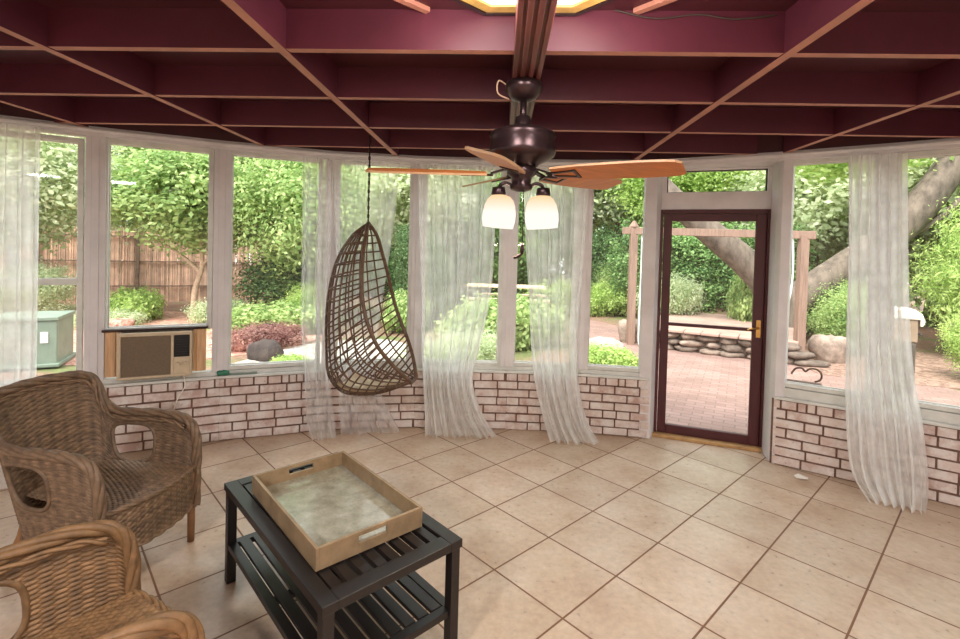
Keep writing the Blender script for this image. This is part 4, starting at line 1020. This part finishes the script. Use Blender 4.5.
# swing frame
sw = tag(empty('swing_frame', (4.0, 9.5, GZ)), 'cedar swing frame with white ropes beyond the patio', 'swing frame')
pl, pr = Vector((2.68, 10.0, GZ)), Vector((5.40, 8.95, GZ)); off = Vector((4.0, 9.5, GZ))
bd = (pr-pl).normalized()
for p, zt in ((pl, 2.22), (pr, 2.12)):
    MB().bar(p-off, Vector((p.x, p.y, zt))-off, .14, .14, up=(0, 1, 0)).build('post', M['cedar'], sw, bevel=.006)
MB().bar(Vector((pl.x, pl.y, 2.18))-bd*.22-off, Vector((pr.x, pr.y, 2.12))+bd*.18-off, .12, .14).build('beam', M['cedar'], sw, bevel=.006)
MB().lathe([(.0, .14), (.03, .12), (.10, .02), (.10, 0)], Vector((pl.x, pl.y, 2.25))-off, 4).build('post_cap', M['cedar'], sw)
for q, e in ((pl+bd*.16, bd*-.02), (pr-bd*.16, bd*-.18)):
    t0 = Vector((q.x, q.y, 2.12))-off; MB().tube(smooth_path([t0, t0+Vector((.0, -.02, -.9)), t0+e+Vector((0, -.05, -2.0)), t0+e*1.2+Vector((.02, -.05, -2.24))], 20), .016, 6).build('rope', M['rope'], sw, smooth=True)
# picnic table
pt = tag(empty('picnic_table', (.15, 13.3, GZ), -.03), 'pale plank picnic table beyond the curtained windows', 'picnic table')
m = MB()
for k in range(5): m.box((0, -.34+k*.17, .90), (2.1, .16, .045))
m.build('tabletop', M['plank'], pt, bevel=.004)
for y in (-.75, .75): MB().box((0.1, y, .60), (2.1, .27, .045)).build('bench', M['plank'], pt, bevel=.004)
for x in (-.7, .7):
    m = MB().box((x, 0, .55), (.06, 1.6, .09)).box((x, 0, .86), (.06, .7, .07))
    for s_ in (-1, 1): m.bar((x, s_*.62, 0), (x, s_*.25, .87), .06, .09, up=(0, 1, 0))
    m.build('trestle', M['darkbark'], pt)
# condenser box
cb = tag(empty('condenser_unit', (-6.78, 6.75, GZ), .5), 'pale green outdoor condenser box outside the far left window', 'condenser'); cb.scale = (.95, .95, .9)
MB().box((0, 0, .42), (.82, .8, .68)).box((0, 0, .06), (.9, .88, .06)).build('cabinet', M['acgreen'], cb, bevel=.015)
MB().box((0, 0, .79), (.86, .84, .06)).build('lid', M['acgreen'], cb, bevel=.012)
MB().box((.26, -.404, .5), (.09, .008, .17)).build('label_plate', M['paper'], cb)
m = MB()
for k in range(9): m.box((-.1, -.403, .16+k*.045), (.5, .008, .012))
m.build('vent_slats', M['binb'], cb)
# bin
bn = tag(empty('outdoor_bin', (4.98, 6.28, GZ), -.5), 'dark grey outdoor bin with pale rounded lid outside the rightmost window', 'bin')
MB().box((0, 0, .43), (.30, .34, .86)).build('body', M['bin'], bn, bevel=.02)
MB().box((0, 0, 1.0), (.32, .36, .28)).build('upper_panel', M['binb'], bn, bevel=.015)
m = MB(); pr_ = [(-.18, 1.14), (-.18, 1.22), (-.14, 1.26), (.12, 1.26), (.19, 1.21), (.22, 1.12), (.20, 1.06), (.175, 1.06), (.175, 1.14)]
k_ = len(pr_); vs = [(x, -.2, z) for x, z in pr_]+[(x, .2, z) for x, z in pr_]
m.add(vs, [tuple(range(k_)), tuple(range(2*k_-1, k_-1, -1))]+[(i, k_+i, k_+(i+1) % k_, (i+1) % k_) for i in range(k_)])
m.build('lid', M['binlid'], bn, bevel=.012)
MB().tube([(.16, -.15, .98), (.2, -.15, .95), (.2, .15, .95), (.16, .15, .98)], .012, 8).build('handle', M['black'], bn)

# repeats share a group
GROUPS = {'fill_fixture': 'added fill lights', 'ceiling_batten': 'ceiling battens beside the lamp', 'rock': 'garden rocks', 'groundcover': 'low garden plants', 'shrub': 'garden shrubs', 'tree': 'trees round the garden'}
for o in list(scene.objects):
    k = o.name.split('.')[0]
    if o.parent is None and k in GROUPS: o['group'] = GROUPS[k]
# ------------------------------------------------------------------ light
w = bpy.data.worlds.new('sky'); scene.world = w; w.use_nodes = True; nt = w.node_tree; nt.nodes.clear()
bg = nt.nodes.new('ShaderNodeBackground'); bg.inputs['Color'].default_value = (.93, .97, 1, 1); bg.inputs['Strength'].default_value = 3.4
ou = nt.nodes.new('ShaderNodeOutputWorld'); nt.links.new(bg.outputs[0], ou.inputs[0])
sl = bpy.data.lights.new('sun', 'SUN'); sl.energy = 7.0; sl.angle = math.radians(25); sl.color = (1, .96, .88)
so = bpy.data.objects.new('sun', sl); C.objects.link(so); so.rotation_euler = Vector((.35, .55, -1)).to_track_quat('-Z', 'Y').to_euler()
for s_ in (-1, 1):
    l = bpy.data.lights.new('bulb', 'POINT'); l.energy = 16; l.color = (1, .84, .62); l.shadow_soft_size = .035
    o = bpy.data.objects.new('bulb', l); C.objects.link(o); o.location = (FX+s_*.108, FY, 1.80)
for s_ in (-1, 1):
    l = bpy.data.lights.new('ceiling_bulb', 'POINT'); l.energy = 21; l.color = (1, .88, .82); l.shadow_soft_size = .12
    o = bpy.data.objects.new('ceiling_bulb', l); C.objects.link(o); o.location = (.097+s_*.24, 1.66, 2.52)
cy = scene.cycles
cy.transparent_max_bounces = 24; cy.max_bounces = 10; cy.diffuse_bounces = 5; cy.glossy_bounces = 4; cy.transmission_bounces = 8
cy.sample_clamp_indirect = 6; cy.caustics_reflective = False; cy.caustics_refractive = False
cy.use_denoising = True
vs_ = scene.view_settings; vs_.view_transform = 'Standard'; vs_.look = 'None'; vs_.exposure = 0.0; vs_.gamma = 1; vs_.use_curve_mapping = False
